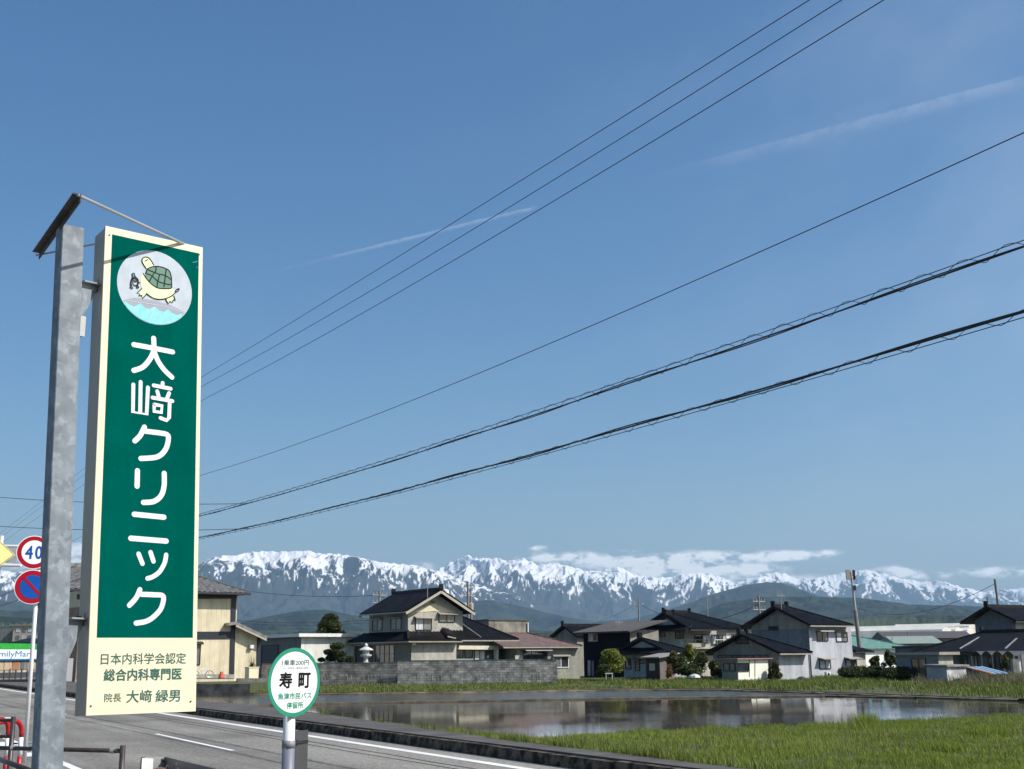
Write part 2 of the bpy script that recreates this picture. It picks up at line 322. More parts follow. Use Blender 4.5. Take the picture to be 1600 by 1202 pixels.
def thing(name, label, cat, loc, group=None):
    o = bpy.data.objects.new(name, None); COL.objects.link(o); o.location = loc; o['_o'] = list(loc); o.empty_display_size = .2
    return tag(o, label, cat, group)
def struct(o): o['kind'] = 'structure'; return o
def np_mesh(name, V, faces, material, parent=None, attr=None, smooth=False, origin=(0, 0, 0)):
    """V (n,3) array; faces = list of (m,k) int arrays"""
    me = bpy.data.meshes.new(name); V = np.asarray(V, np.float64)-np.array(origin)
    me.vertices.add(len(V)); me.vertices.foreach_set('co', V.ravel())
    tot = sum(f.size for f in faces); me.loops.add(tot); me.loops.foreach_set('vertex_index', np.concatenate([f.ravel() for f in faces]))
    npoly = sum(len(f) for f in faces); me.polygons.add(npoly)
    sizes = np.concatenate([np.full(len(f), f.shape[1]) for f in faces]); st = np.concatenate([[0], np.cumsum(sizes)[:-1]])
    me.polygons.foreach_set('loop_start', st.astype(np.int32))
    try: me.polygons.foreach_set('loop_total', sizes.astype(np.int32))
    except Exception: pass
    if smooth: me.polygons.foreach_set('use_smooth', np.ones(npoly, bool))
    me.materials.append(material); me.update(calc_edges=True)
    if attr is not None:
        for k, v in attr.items():
            a = me.attributes.new(k, 'FLOAT', 'POINT'); a.data.foreach_set('value', np.asarray(v, np.float32))
    o = bpy.data.objects.new(name, me); COL.objects.link(o)
    if parent is None: o.location = origin
    else: o.parent = parent
    return o
def text_mesh(body, bold=0.0):
    c = bpy.data.curves.new('lettering', 'FONT'); c.body = body; c.offset = bold; c.resolution_u = 3
    o = bpy.data.objects.new('lettering', c); COL.objects.link(o)
    dg = bpy.context.evaluated_depsgraph_get(); me = o.evaluated_get(dg).to_mesh()
    V = [v.co.copy() for v in me.vertices]; Fc = [tuple(p.vertices) for p in me.polygons]
    o.evaluated_get(dg).to_mesh_clear(); bpy.data.objects.remove(o); bpy.data.curves.remove(c)
    return V, Fc
def place_text(body, O, U, V, nrm, u0, u1, v0, v1, material, parent, name, bold=0.0, off=.0015):
    """heavier weights are made of a few copies of the glyphs shifted by a hair, each on its own height"""
    vs, fs = text_mesh(body); xs = [v.x for v in vs]; ys = [v.y for v in vs]
    x0, x1, y0, y1 = min(xs), max(xs), min(ys), max(ys); mb = MB(); sc = (v1-v0)/(y1-y0); d = bold*sc
    sh = [(0, 0)] if bold < .004 else [(math.cos(t_)*d, math.sin(t_)*d) for t_ in np.linspace(0, 2*math.pi, 9 if bold > .01 else 5)[:-1]]+[(0, 0)]
    for i, (dx, dy) in enumerate(sh):
        mb.add([O+U*(u0+d+(v.x-x0)/(x1-x0)*(u1-u0-2*d)+dx)+V*(v0+d+(v.y-y0)/(y1-y0)*(v1-v0-2*d)+dy)+nrm*(off+.00004*i*max(1, off*40)) for v in vs], fs)
    return mb.build(name, material, parent)
# ------------------------------------------------------------------ terrain noise
_perm = RNG.permutation(256); _perm = np.concatenate([_perm, _perm]); _g = RNG.uniform(0, 2*np.pi, 256)
def perlin(x, y):
    xi = np.floor(x).astype(int); yi = np.floor(y).astype(int); xf = x-xi; yf = y-yi; xi &= 255; yi &= 255
    def g(a, b, dx, dy):
        t = _g[_perm[_perm[a & 255]+(b & 255)]]; return np.cos(t)*dx+np.sin(t)*dy
    u = xf**3*(xf*(xf*6-15)+10); v = yf**3*(yf*(yf*6-15)+10)
    n00 = g(xi, yi, xf, yf); n10 = g(xi+1, yi, xf-1, yf); n01 = g(xi, yi+1, xf, yf-1); n11 = g(xi+1, yi+1, xf-1, yf-1)
    return (n00*(1-u)+n10*u)*(1-v)+(n01*(1-u)+n11*u)*v
def fbm(x, y, o=5, ridged=False, gain=.5):
    s = 0; a = 1; t = 0
    for i in range(o):
        n = perlin(x*2**i+i*17.3, y*2**i+i*5.1)*1.5
        s = s+a*(1-2*np.abs(n) if ridged else n); t += a; a *= gain
    return s/t
# ------------------------------------------------------------------ mountains
def range_mat(name, rock, rock2, snow):
    m = mat(name, rock, .95, col2=rock2, scale=.005, spec=.1, detail=10, lo=.4, hi=.6); t, b = nodes_of(m)
    if snow:
        at = t.nodes.new('ShaderNodeAttribute'); at.attribute_name = 'snow'
        mx = t.nodes.new('ShaderNodeMix'); mx.data_type = 'RGBA'; old = b.inputs['Base Color'].links[0].from_socket
        t.links.new(at.outputs['Fac'], mx.inputs['Factor']); t.links.new(old, mx.inputs['A']); mx.inputs['B'].default_value = (.76, .77, .79, 1)
        t.links.new(mx.outputs['Result'], b.inputs['Base Color'])
    return m
def mountain(name, profile, D, depth, material, amp=.16, jag=.02, snow=None, nx=1100, ny=170, seed=0., fx=5., power=1.15, rough=0., az0=-.45, az1=.45):
    azs = np.linspace(az0, az1, nx); px = CX+F*np.tan(azs)
    xs = np.array([p[0] for p in profile], float); ys = np.array([p[1] for p in profile], float)
    yy = np.interp(px, xs, ys); hor = 1026 + (CX-px)*ROLL*1.0
    crest = (hor-yy)/F*D/np.cos(azs)*.955
    jg = jag*(fbm(azs*130+seed, azs*0+seed, 5, True)-.2)
    T = np.linspace(0, 1.25, ny)
    A, TT = np.meshgrid(azs, T, indexing='ij'); Rr = (D-depth)+depth*TT
    Xw = Rr*np.tan(A); Yw = Rr
    k = fx/1000.
    wx = Xw*k+.6*fbm(Xw*k*.6+seed, Yw*k*.6, 3); wy = Yw*k*.45+.5*fbm(Xw*k*.6+9+seed, Yw*k*.6, 3)
    rn = fbm(wx+seed, wy, 6, True, .55)
    base = np.where(TT <= 1, TT**power, 1-(TT-1)*1.2)
    env = np.clip(TT*1.6, 0, 1)*np.clip((1.05-TT)*3.2, .12, 1)
    Hh = crest[:, None]*(base+amp*env*(rn-.15))
    Hh = Hh + crest[:, None]*(.035*fbm(wx*7+3, wy*7, 4, True)+rough*fbm(Xw*k*22, Yw*k*22, 2))*env
    Hh = np.minimum(Hh, crest[:, None]*(Rr/D)*(1.0+.012*rn))*(1+jg[:, None]*np.clip(TT, 0, 1)**6)
    Hh = np.where(TT < .02, -60, Hh)
    V = np.stack([Xw, Yw, Hh], -1).reshape(-1, 3)
    idx = np.arange(nx*ny).reshape(nx, ny)
    q = np.stack([idx[:-1, :-1], idx[1:, :-1], idx[1:, 1:], idx[:-1, 1:]], -1).reshape(-1, 4)
    attr = None
    if snow is not None:
        line, soft, kn = snow
        sl = np.interp(px, [p[0] for p in line], [p[1] for p in line])          # photograph row of the snow line
        zl = ((hor-sl)/F*D)[:, None]
        cav = -(rn-np.mean(rn)); gx = np.gradient(Hh, axis=0)/(np.gradient(Xw, axis=0)); 
        streak = fbm(wx*9+31, wy*9+7, 3, True, .6)
        val = (Hh-zl)/450*soft + kn*(.5*streak+.55*fbm(wx*5+5, wy*5, 5)+.45*fbm(wx*14+2, wy*14, 3, True)+.35*cav) + .45*np.clip(-gx, -1, 1)*(.6+.4*streak)
        attr = {'snow': np.clip((val-.30)/.12, 0, 1).ravel()}
    o = np_mesh(name, V, [q], material, attr=attr, smooth=True); return struct(o)
GRK = range_mat('far_rock', (.042, .047, .046), (.022, .026, .028), True)
FOR = range_mat('forest_slope', (.024, .036, .026), (.008, .014, .013), False)
FOR2 = range_mat('foothill_woods', (.045, .062, .03), (.010, .018, .010), False)
P1 = [(-200, 925), (0, 903), (30, 905), (60, 902), (105, 889), (125, 888), (200, 884), (300, 890), (320, 881), (345, 873), (370, 872), (395, 866), (420, 864), (450, 865), (480, 862), (500, 866), (530, 868), (560, 871), (590, 879), (620, 882), (640, 883), (660, 888), (690, 894), (720, 907), (770, 922), (850, 945), (1000, 975), (1400, 1000), (1800, 1010)]
P2 = [(-200, 960), (560, 930), (640, 900), (680, 893), (700, 880), (730, 869), (745, 873), (763, 870), (790, 878), (815, 874), (840, 883), (860, 880), (885, 886), (910, 893), (935, 893), (960, 886), (985, 899), (1010, 903), (1040, 905), (1060, 900), (1085, 898), (1100, 900), (1120, 910), (1140, 918), (1180, 932), (1300, 960), (1800, 990)]
P3 = [(-200, 990), (900, 940), (1050, 905), (1100, 898), (1128, 908), (1145, 913), (1160, 907), (1180, 901), (1215, 898), (1240, 908), (1260, 910), (1290, 903), (1320, 900), (1345, 897), (1370, 903), (1400, 911), (1430, 916), (1460, 915), (1490, 925), (1520, 932), (1545, 930), (1580, 928), (1600, 927), (1800, 920)]
P4 = [(-200, 955), (0, 945), (150, 960), (300, 975), (420, 970), (560, 985), (620, 965), (700, 945), (760, 938), (800, 945), (850, 958), (920, 972), (980, 968), (1030, 955), (1060, 946), (1100, 932), (1150, 918), (1190, 912), (1215, 914), (1245, 924), (1270, 935), (1310, 944), (1370, 948), (1450, 953), (1600, 958), (1800, 960)]
P5 = [(-200, 950), (20, 960), (100, 958), (330, 985), (420, 965), (470, 955), (510, 953), (570, 965), (640, 985), (980, 985), (1080, 960), (1120, 944), (1180, 935), (1260, 935), (1330, 938), (1400, 947), (1440, 950), (1470, 949), (1540, 955), (1600, 955), (1800, 950)]
P6 = [(-200, 972), (0, 968), (100, 972), (300, 990), (450, 985), (700, 988), (900, 985), (1100, 975), (1200, 975), (1300, 967), (1400, 965), (1450, 963), (1500, 966), (1560, 964), (1600, 962), (1800, 962)]
mountain('snowy_mountain_range', P1, 16000, 4200, GRK, amp=.30, snow=([(0, 908), (300, 893), (480, 894), (640, 896), (760, 908), (1600, 930)], .95, 1.0), seed=3., fx=1.25)
mountain('snowy_mountain_range', P2, 19500, 4200, GRK, amp=.30, snow=([(0, 940), (700, 908), (900, 915), (1200, 925)], 1.1, 1.15), seed=11., fx=1.4, jag=.035)
mountain('snowy_mountain_range', P3, 24000, 4600, GRK, amp=.26, snow=([(0, 945), (1200, 916), (1400, 922), (1600, 938)], 1.0, 1.2), seed=23., fx=1.2, jag=.03)
mountain('wooded_hills', P4, 10500, 3200, FOR, amp=.34, seed=31., fx=1.1, nx=900, ny=150, jag=.01, rough=.018)
mountain('wooded_hills', P5, 7000, 2400, FOR, amp=.34, seed=43., fx=1.8, nx=900, ny=150, jag=.012, rough=.03)
mountain('foothills', P6, 4300, 1500, FOR2, amp=.35, seed=53., fx=3.5, nx=900, ny=110, jag=.03, power=.9, rough=.06)
# the land: one sheet to the foot of the mountains
def landz(x, y):
    return -0.52
g = MB(); g.add([(-17000, -2500, -1.2), (17000, -2500, -1.2), (17000, 31000, -1.2), (-17000, 31000, -1.2)], [(0, 1, 2, 3)])
struct(g.build('ground', PLAIN))
ZL = -0.52
far = [atZ(-150, 1091, -.65), atZ(100, 1088, -.65), atZ(305, 1086.5, -.65), atZ(430, 1086, -.65), atZ(560, 1085.5, -.65), atZ(700, 1084, -.65), atZ(800, 1082.5, -.65), atZ(900, 1080.5, -.65), atZ(1000, 1079.5, -.65), atZ(1130, 1079.5, -.65), atZ(1250, 1083, -.65), atZ(1400, 1089, -.65), atZ(1500, 1093, -.65), atZ(1620, 1096.5, -.65), atZ(2200, 1103, -.65)]
def sheet(pts, z, name, material, drop):
    mb = MB(); n = len(pts); mb.prism([Vector((p.x, p.y, z)) for p in pts], Vector((0, 0, -drop))); return struct(mb.build(name, material))
fl = [Vector((p.x, p.y, 0)) for p in far]
sheet(fl+[Vector((9000, 60, 0)), Vector((9000, 4200, 0)), Vector((-9000, 4200, 0)), Vector((-9000, 200, 0))], ZL, 'far_land', TURF, .6)
# ------------------------------------------------------------------ air
hz = bpy.data.materials.new('haze_air'); hz.use_nodes = True; t = hz.node_tree; t.nodes.clear()
pv = t.nodes.new('ShaderNodeVolumePrincipled'); pv.inputs['Color'].default_value = (.47, .735, 1.0, 1); pv.inputs['Density'].default_value = HAZE; pv.inputs['Anisotropy'].default_value = .15
ou = t.nodes.new('ShaderNodeOutputMaterial'); t.links.new(pv.outputs[0], ou.inputs['Volume'])
g = MB(); g.box(Vector((-17500, -3000, -2.3)), Vector((35000, 0, 0)), Vector((0, 35000, 0)), Vector((0, 0, 2402.3)))
ho = g.build('haze', hz, origin=(0, 0, 0)); ho['kind'] = 'stuff'
# ------------------------------------------------------------------ road
RD, PD = ROAD
def strip(name, material, s0, s1, p0, p1, z, drop=0.0, n=1, wob=0):
    mb = MB(); P = [SP(s0, p0, z), SP(s1, p0, z), SP(s1, p1, z), SP(s0, p1, z)]
    if drop: mb.prism(P, Vector((0, 0, -drop)))
    else: mb.add(P, [(0, 3, 2, 1)])
    return struct(mb.build(name, material))
def pof(px, py, z=0): return atZ(px, py, z).dot(PD)
def sof(px, py, z=0): return atZ(px, py, z).dot(RD)
PW = .5*(pof(303, 1122)+pof(800, 1200)); PK = .5*(pof(306, 1114.7)+pof(850, 1200)); PDASH = .5*(pof(240, 1147)+pof(368, 1173))
print('PW', PW, pof(303, 1122), pof(800, 1200), pof(0, 1080), 'PK', PK, 'dash', PDASH)
strip('road', ASPH, -30, 400, -12, PK, 0.0, 1.3)
strip('edge_line', PAINT, -30, 400, PW-.10, PW+.10, .004)
PN = 2*PDASH-PW
strip('edge_line', PAINT, 2, 400, PN-.6, PN-.45, .004)
s0, s1 = sof(368, 1173), sof(240, 1147); per = sof(36, 1104)-s1+ (s1-s0)
dl = s1-s0
for k in range(-1, 9):
    strip('centre_dash', PAINT, s0+k*dl*3.0, s0+k*dl*3.0+dl, PDASH-.05, PDASH+.05, .004)
for p_, w_ in ((PW-.62, .022), (PW-.86, .018)):
    mb = MB(); pts = []
    rr_ = random.Random(int(p_*100)); o_ = 0
    for i in range(150):
        o_ = o_*.9+rr_.uniform(-.03, .03); pts.append((i*1.0+2, p_+o_))
    vs = []; fs = []
    for i, (s_, q_) in enumerate(pts): vs += [SP(s_, q_-w_, .004), SP(s_, q_+w_, .004)]
    for i in range(len(pts)-1): fs.append((2*i, 2*i+1, 2*i+3, 2*i+2))
    mb.add(vs, fs); struct(mb.build('road_crack', TAR))
# raised path with kerb
def edgepath(pts, z): return [Vector((p.x, p.y, z)) for p in pts]
PE = pof(1150, 1199, .2)
pathfar = [SP(-10, PE, 0), atZ(1150, 1199, .2), atZ(800, 1157, .2), atZ(600, 1129, .2), atZ(480, 1112, .2), atZ(390, 1102, .2), atZ(305, 1094, .2), SP(110, PK+6.5, 0), SP(300, PK+9, 0)]
sheet([SP(300, PK+.16, 0), SP(-10, PK+.16, 0)]+pathfar, .2, 'pavement', PATH, 1.3)
kb = MB()
rk = random.Random(5); s_ = 4.0; kerb = thing('kerb', 'dark weathered concrete kerb along far side of road', 'kerb', SP(20, PK, 0)); del kerb['label']; del kerb['category']; kerb['kind'] = 'structure'
nk = 0; bulk = MB()
while s_ < 130:
    lk = .60*3; mb = MB() if s_ < 70 else bulk; j = rk.uniform(-.012, .012)
    a = SP(s_, PK+j, -.05); prof = [(0, 0), (.02, .205+j*.6), (.03, .22+j*.6), (.17, .225+j*.6), (.17, 0)]
    mb.prism([a+PD*x+Vector((0, 0, z)) for x, z in prof], RD*(lk-.02))
    if mb is not bulk: mb.build('kerb_stone', KERB, kerb)
    s_ += lk
bo = bulk.build('far_kerb_stones', KERB, kerb); bo['kind'] = 'stuff'
# debris and rough edge on the kerb
# ------------------------------------------------------------------ paddies
wm = bpy.data.materials.new('paddy_water'); wm.use_nodes = True; t, b = nodes_of(wm)
b.inputs['Base Color'].default_value = (.055, .048, .036, 1); b.inputs['Roughness'].default_value = .045; b.inputs['IOR'].default_value = 1.33; b.inputs['Specular IOR Level'].default_value = .5
tcn = t.nodes.new('ShaderNodeNewGeometry')
nz = t.nodes.new('ShaderNodeTexNoise'); nz.inputs['Scale'].default_value = 9; nz.inputs['Detail'].default_value = 3; t.links.new(tcn.outputs['Position'], nz.inputs['Vector'])
nzb = t.nodes.new('ShaderNodeTexNoise'); nzb.inputs['Scale'].default_value = .12; nzb.inputs['Detail'].default_value = 3; t.links.new(tcn.outputs['Position'], nzb.inputs['Vector'])
mr = t.nodes.new('ShaderNodeMapRange'); mr.inputs[1].default_value = .45; mr.inputs[2].default_value = .62; mr.inputs[3].default_value = .006; mr.inputs[4].default_value = .05; t.links.new(nzb.outputs[0], mr.inputs[0])
bp = t.nodes.new('ShaderNodeBump'); bp.inputs['Distance'].default_value = .05; t.links.new(mr.outputs[0], bp.inputs['Strength']); t.links.new(nz.outputs[0], bp.inputs['Height']); t.links.new(bp.outputs[0], b.inputs['Normal'])
nzc = t.nodes.new('ShaderNodeTexNoise'); nzc.inputs['Scale'].default_value = .8; nzc.inputs['Detail'].default_value = 5; t.links.new(tcn.outputs['Position'], nzc.inputs['Vector'])
rc = t.nodes.new('ShaderNodeValToRGB'); rc.color_ramp.elements[0].position = .4; rc.color_ramp.elements[1].position = .65; rc.color_ramp.elements[0].color = (.05, .043, .032, 1); rc.color_ramp.elements[1].color = (.085, .072, .05, 1)
t.links.new(nzc.outputs[0], rc.inputs[0]); t.links.new(rc.outputs[0], b.inputs['Base Color'])
wm2 = wm.copy(); wm2.name = 'rippled_paddy_water'; t, b = nodes_of(wm2); b.inputs['Roughness'].default_value = .12
for n in t.nodes:
    if n.type == 'MAP_RANGE': n.inputs[3].default_value = .25; n.inputs[4].default_value = .6; n.inputs[1].default_value = .3
ZW = -.65
berm = [atZ(290, 1108, ZW), atZ(420, 1103, ZW), atZ(560, 1099.5, ZW), atZ(700, 1097, ZW), atZ(900, 1093.5, ZW), atZ(1100, 1090.5, ZW), atZ(1290, 1088.5, ZW), atZ(1440, 1091.5, ZW)]
def flat(pts, z, name, material):
    mb = MB(); mb.add([Vector((p.x, p.y, z)) for p in pts], [tuple(range(len(pts)))]); o = mb.build(name, material)
    return o
wp1 = flat([SP(100, PK+1, 0), SP(10, PK+1, 0), SP(10, 90, 0), SP(38, 130, 0)]+[p for p in reversed(berm)], ZW, 'paddy_water', wm)
wp2 = flat([SP(140, PK+1, 0)]+[p for p in berm]+[atZ(1700, 1093, ZW), atZ(1900, 1078, ZW), SP(140, 160, 0)], ZW-.002, 'paddy_water', wm2)
for o in (wp1, wp2): struct(o)
for w in (wp1, wp2):
    me = w.data
    if me.polygons[0].normal.z < 0: me.flip_normals()
# berm of mud between the paddies, lumpy
def ridge(name, pts, w, h, material, seed, z0=-.8, step=.35):
    rr = random.Random(seed); P = []
    for a, b_ in zip(pts[:-1], pts[1:]):
        n = max(2, int((b_-a).length/step)); P += [a.lerp(b_, i/n) for i in range(n)]
    vs = []; fs = []; k = 5
    for i, p in enumerate(P):
        d = (P[min(i+1, len(P)-1)]-P[max(i-1, 0)]).normalized(); x = Vector((d.y, -d.x, 0)); hh = h*(1+rr.uniform(-.25, .25)); ww = w*(1+rr.uniform(-.2, .2))
        for q, zz in ((-1, z0), (-.8, ZW+hh*.6), (rr.uniform(-.2, .2), ZW+hh), (.8, ZW+hh*.6), (1, z0)):
            v = p+x*(q*ww/2); v.z = zz; vs.append(v)
    for i in range(len(P)-1):
        for j in range(k-1): fs.append((i*k+j, i*k+j+1, (i+1)*k+j+1, (i+1)*k+j))
    mb = MB(); mb.add(vs, fs); return mb.build(name, material)
struct(ridge('mud_berm', berm, .35, .09, SOIL, 3))
# near meadow
near = [atZ(600, 1134, ZW), atZ(720, 1151, ZW), atZ(815, 1163, ZW), atZ(890, 1160, ZW), atZ(1000, 1151, ZW), atZ(1130, 1147, ZW), atZ(1280, 1141, ZW), atZ(1450, 1132, ZW), atZ(1620, 1123, ZW), atZ(2000, 1106, ZW)]
ZM = -.50
medge = [Vector((p.x, p.y, 0)) for p in near]
meadow_poly = [SP(-10, PE-.05, 0), SP(-10, 90, 0)]+list(reversed(medge))+[Vector((p.x, p.y, 0)) for p in (pathfar[3], pathfar[2], pathfar[1])]
sheet(meadow_poly, ZM, 'meadow', TURF, .7)
struct(ridge('paddy_edge_board', near[1:], .12, .13, mat('wet_dark_soil', (.028, .024, .018), .9, var=.4, scale=4), 8, step=.5))
struct(ridge('paddy_concrete_lip', [p+Vector((-.02, .16, 0)) for p in near[1:]], .10, .10, CONC, 12, step=.9))
# soil shoulder beside the path, from path level down to the water
sh = MB(); vs = []; fs = []
pl = [SP(-10, PE, 0), atZ(1150, 1199, .2), atZ(800, 1157, .2), atZ(700, 1143.5, .2), atZ(600, 1129, .2), atZ(540, 1120.5, .2), atZ(480, 1112, .2), atZ(390, 1102, .2), atZ(305, 1094, .2), SP(110, PK+6.5, 0)]
for p in pl:
    a = Vector((p.x, p.y, .195)); wd_ = 3.2 if p.dot(RD) < 19 else .9; c = a+PD*wd_; c.z = ZM-.01 if wd_ > 2 else -.75; vs += [a, c]
for i in range(len(pl)-1): fs.append((2*i, 2*i+1, 2*i+3, 2*i+2))
sh.add(vs, fs); struct(sh.build('path_shoulder', mat('dry_verge', (.24, .20, .13), .95, col2=(.10, .10, .05), scale=5, bump=.6)))
# ------------------------------------------------------------------ grass
def in_poly(x, y, poly):
    c = np.zeros(len(x), bool); n = len(poly)
    for i in range(n):
        a, b_ = poly[i], poly[(i+1) % n]
        cond = ((a.y > y) != (b_.y > y)) & (x < (b_.x-a.x)*(y-a.y)/(b_.y-a.y+1e-12)+a.x); c ^= cond
    return c
def in_view(x, y, z, mg=60):
    vx = x; vy = y; vz = z-EYE; c = vx*fw.x+vy*fw.y+vz*fw.z
    px = CX+F*(vx*rt.x+vy*rt.y+vz*rt.z)/c; py = CY-F*(vx*up.x+vy*up.y+vz*up.z)/c
    return (c > 1) & (px > -mg*3) & (px < 1600+mg*3) & (py < 1202+mg*2)
def blades(name, X, Yy, Zz, h, w, material, lean=.35, wind=(-.25, .0)):
    n = len(X); a = RNG.uniform(0, np.pi, n); tx = np.cos(a)*w/2; ty = np.sin(a)*w/2
    la = RNG.uniform(0, 2*np.pi, n); lm = np.abs(RNG.normal(0, lean, n)); lx = np.cos(la)*lm+wind[0]*RNG.uniform(0, 1, n); ly = np.sin(la)*lm+wind[1]
    V = np.zeros((n, 5, 3)); V[:, 0] = np.stack([X-tx, Yy-ty, Zz-.02], -1); V[:, 1] = np.stack([X+tx, Yy+ty, Zz-.02], -1)
    mx_ = X+lx*h*.35; my_ = Yy+ly*h*.35
    V[:, 2] = np.stack([mx_-tx*.8, my_-ty*.8, Zz+h*.55], -1); V[:, 3] = np.stack([mx_+tx*.8, my_+ty*.8, Zz+h*.55], -1)
    V[:, 4] = np.stack([X+lx*h, Yy+ly*h, Zz+h*np.clip(1-.3*lm, .5, 1)], -1)
    i = np.arange(n)*5; q = np.stack([i, i+1, i+3, i+2], -1); tr = np.stack([i+2, i+3, i+4], -1)
    patch = .5+.5*fbm(X*.35, Yy*.35, 3); rnd = np.repeat(np.clip(RNG.uniform(0, 1, n)*.6+patch*.45-.05, 0, 1), 5)
    o = np_mesh(name, V.reshape(-1, 3), [q, tr], material, attr={'rnd': rnd}); o['kind'] = 'stuff'; return o
def scatter(n, x0, x1, y0, y1, poly, z):
    X = RNG.uniform(x0, x1, n); Yy = RNG.uniform(y0, y1, n); k = in_poly(X, Yy, poly) & in_view(X, Yy, z); return X[k], Yy[k]
X, Yy = scatter(1300000, -2, 30, 14, 50, meadow_poly, ZM)
cl_ = fbm(X*.8, Yy*.8, 3); dd = np.sqrt(X**2+Yy**2)
keep = RNG.uniform(0, 1, len(X)) < np.clip(24/dd, .3, 1)*np.clip(.62+1.1*cl_+.5*fbm(X*3, Yy*3, 2), .12, 1); X, Yy, cl_ = X[keep], Yy[keep], cl_[keep]
h = (.07+.08*np.clip(cl_+.25, 0, 1.2))*RNG.uniform(.5, 1.5, len(X)); print('meadow blades', len(X))
_bs = np.array([[q.dot(RD), q.dot(PD)] for q in pl]); _o = np.argsort(_bs[:, 0])
def mz(X, Yy):
    s_ = X*RD.x+Yy*RD.y; p_ = X*PD.x+Yy*PD.y; e_ = np.interp(s_, _bs[_o, 0], _bs[_o, 1]); return np.where(s_ < 19.5, np.clip(.19-(p_-e_)*.215, ZM, .19), ZM)
blades('meadow_grass', X, Yy, mz(X, Yy), h, .008+.005*RNG.uniform(0, 1, len(X)), GRASS, lean=.4)
# taller seeding stalks in patches
X, Yy = scatter(60000, -2, 30, 14, 50, meadow_poly, ZM); pk = fbm(X*.3+9, Yy*.3, 3); kk = (pk > .05) & (RNG.uniform(0, 1, len(X)) < .35); X, Yy = X[kk], Yy[kk]
blades('meadow_seed_stalks', X, Yy, mz(X, Yy), RNG.uniform(.2, .42, len(X)), np.full(len(X), .010), REED, lean=.3)
# tufts
def tuft(px, py, z, n, r, hh, name, material=GRASS, lean=.3):
    c = atZ(px, py, z); a = RNG.uniform(0, 6.28, n); rr = r*np.sqrt(RNG.uniform(0, 1, n))
    return c.x+rr*np.cos(a), c.y+rr*np.sin(a), np.full(n, z), hh*RNG.uniform(.5, 1.15, n)
TX = [tuft(1355, 1137, ZM, 500, .4, .48, ''), tuft(1353, 1140, ZM, 300, .8, .35, ''), tuft(1550, 1150, ZM, 500, .6, .3, ''), tuft(1480, 1175, ZM, 300, .4, .25, '')]
Xt, Yt, Zt, Ht = [np.concatenate(q) for q in zip(*TX)]
blades('grass_tufts', Xt, Yt, Zt, Ht, .012, GRASS, lean=.25)
# grass along path edge
sx = RNG.uniform(12, 60, 26000); off = np.abs(RNG.normal(0, .42, 26000)); base = np.array([[q.dot(RD), q.dot(PD)] for q in [Vector((p.x, p.y, 0)) for p in reversed(pl)]][::-1])
bs = base[:, 0]; order = np.argsort(bs); pp = np.interp(sx, bs[order], base[:, 1][order])+off-.06
zz = np.where(sx < 19.5, .19-off*.215, np.clip(.2-off*.95, ZW, .2)); dens = fbm(sx*.5, sx*0+3, 3); kk = (RNG.uniform(0, 1, len(sx)) < np.clip(np.where(sx < 21, .6, np.where(sx < 26, .3, .1))+dens*1.4, 0.02, 1)) & (sx < 34)
Xp = RD.x*sx+PD.x*pp; Yp = RD.y*sx+PD.y*pp
blades('path_edge_grass', Xp[kk], Yp[kk], zz[kk], RNG.uniform(.05, .20, kk.sum())*(1+.8*np.clip(dens[kk], 0, 1)), .012, GRASSB)
# far bank: grass from the water's edge up to the gardens
poly = fl+[Vector((200, 130, 0)), Vector((-100, 160, 0))]
X, Yy = scatter(300000, -60, 60, 55, 112, poly, ZL)
edge_d = np.ones(len(X))*99.
for a, b_ in zip(fl[:-1], fl[1:]):
    ab = np.array([b_.x-a.x, b_.y-a.y]); L2 = ab@ab; tt = np.clip(((X-a.x)*ab[0]+(Yy-a.y)*ab[1])/L2, 0, 1)
    edge_d = np.minimum(edge_d, np.hypot(X-a.x-tt*ab[0], Yy-a.y-tt*ab[1]))
pn = fbm(X*.12, Yy*.12, 4)+.5*fbm(X*.7, Yy*.7, 3); keep = (RNG.uniform(0, 1, len(X)) < np.clip(.55+pn*1.4, .05, 1)) & (edge_d > .15)
X, Yy, ed, pn = X[keep], Yy[keep], edge_d[keep], pn[keep]
hgt = np.where(X > 8, .25, .15)*RNG.uniform(.5, 1.4, len(X))*(1+.8*np.clip(pn, -.4, 1))
blades('bank_grass', X, Yy, np.full(len(X), ZL), hgt, .045, GRASSB, lean=.35)
print('bank blades', len(X))
X, Yy = [], []
for k in range(5200):
    px = random.uniform(1425, 1640); base_y = 1066+random.uniform(-1, 9)-(4 if px > 1530 else 0); p = atZ(px, base_y, ZL)
    if random.random() < (.35 if px < 1500 else 1.0): X.append(p.x); Yy.append(p.y)
X = np.array(X); Yy = np.array(Yy); hr = RNG.uniform(.2, .8, len(X))*np.where(X > 30, 1.2, .8)
blades('tall_dry_weeds', X, Yy, np.full(len(X), ZL), hr, .035, REED, lean=.3, wind=(-.35, 0))
struct(ridge('bank_soil_edge', far[1:-1], .5, .10, mat('bank_earth', (.20, .155, .10), .95, col2=(.05, .04, .03), scale=1.2), 21, step=.8))

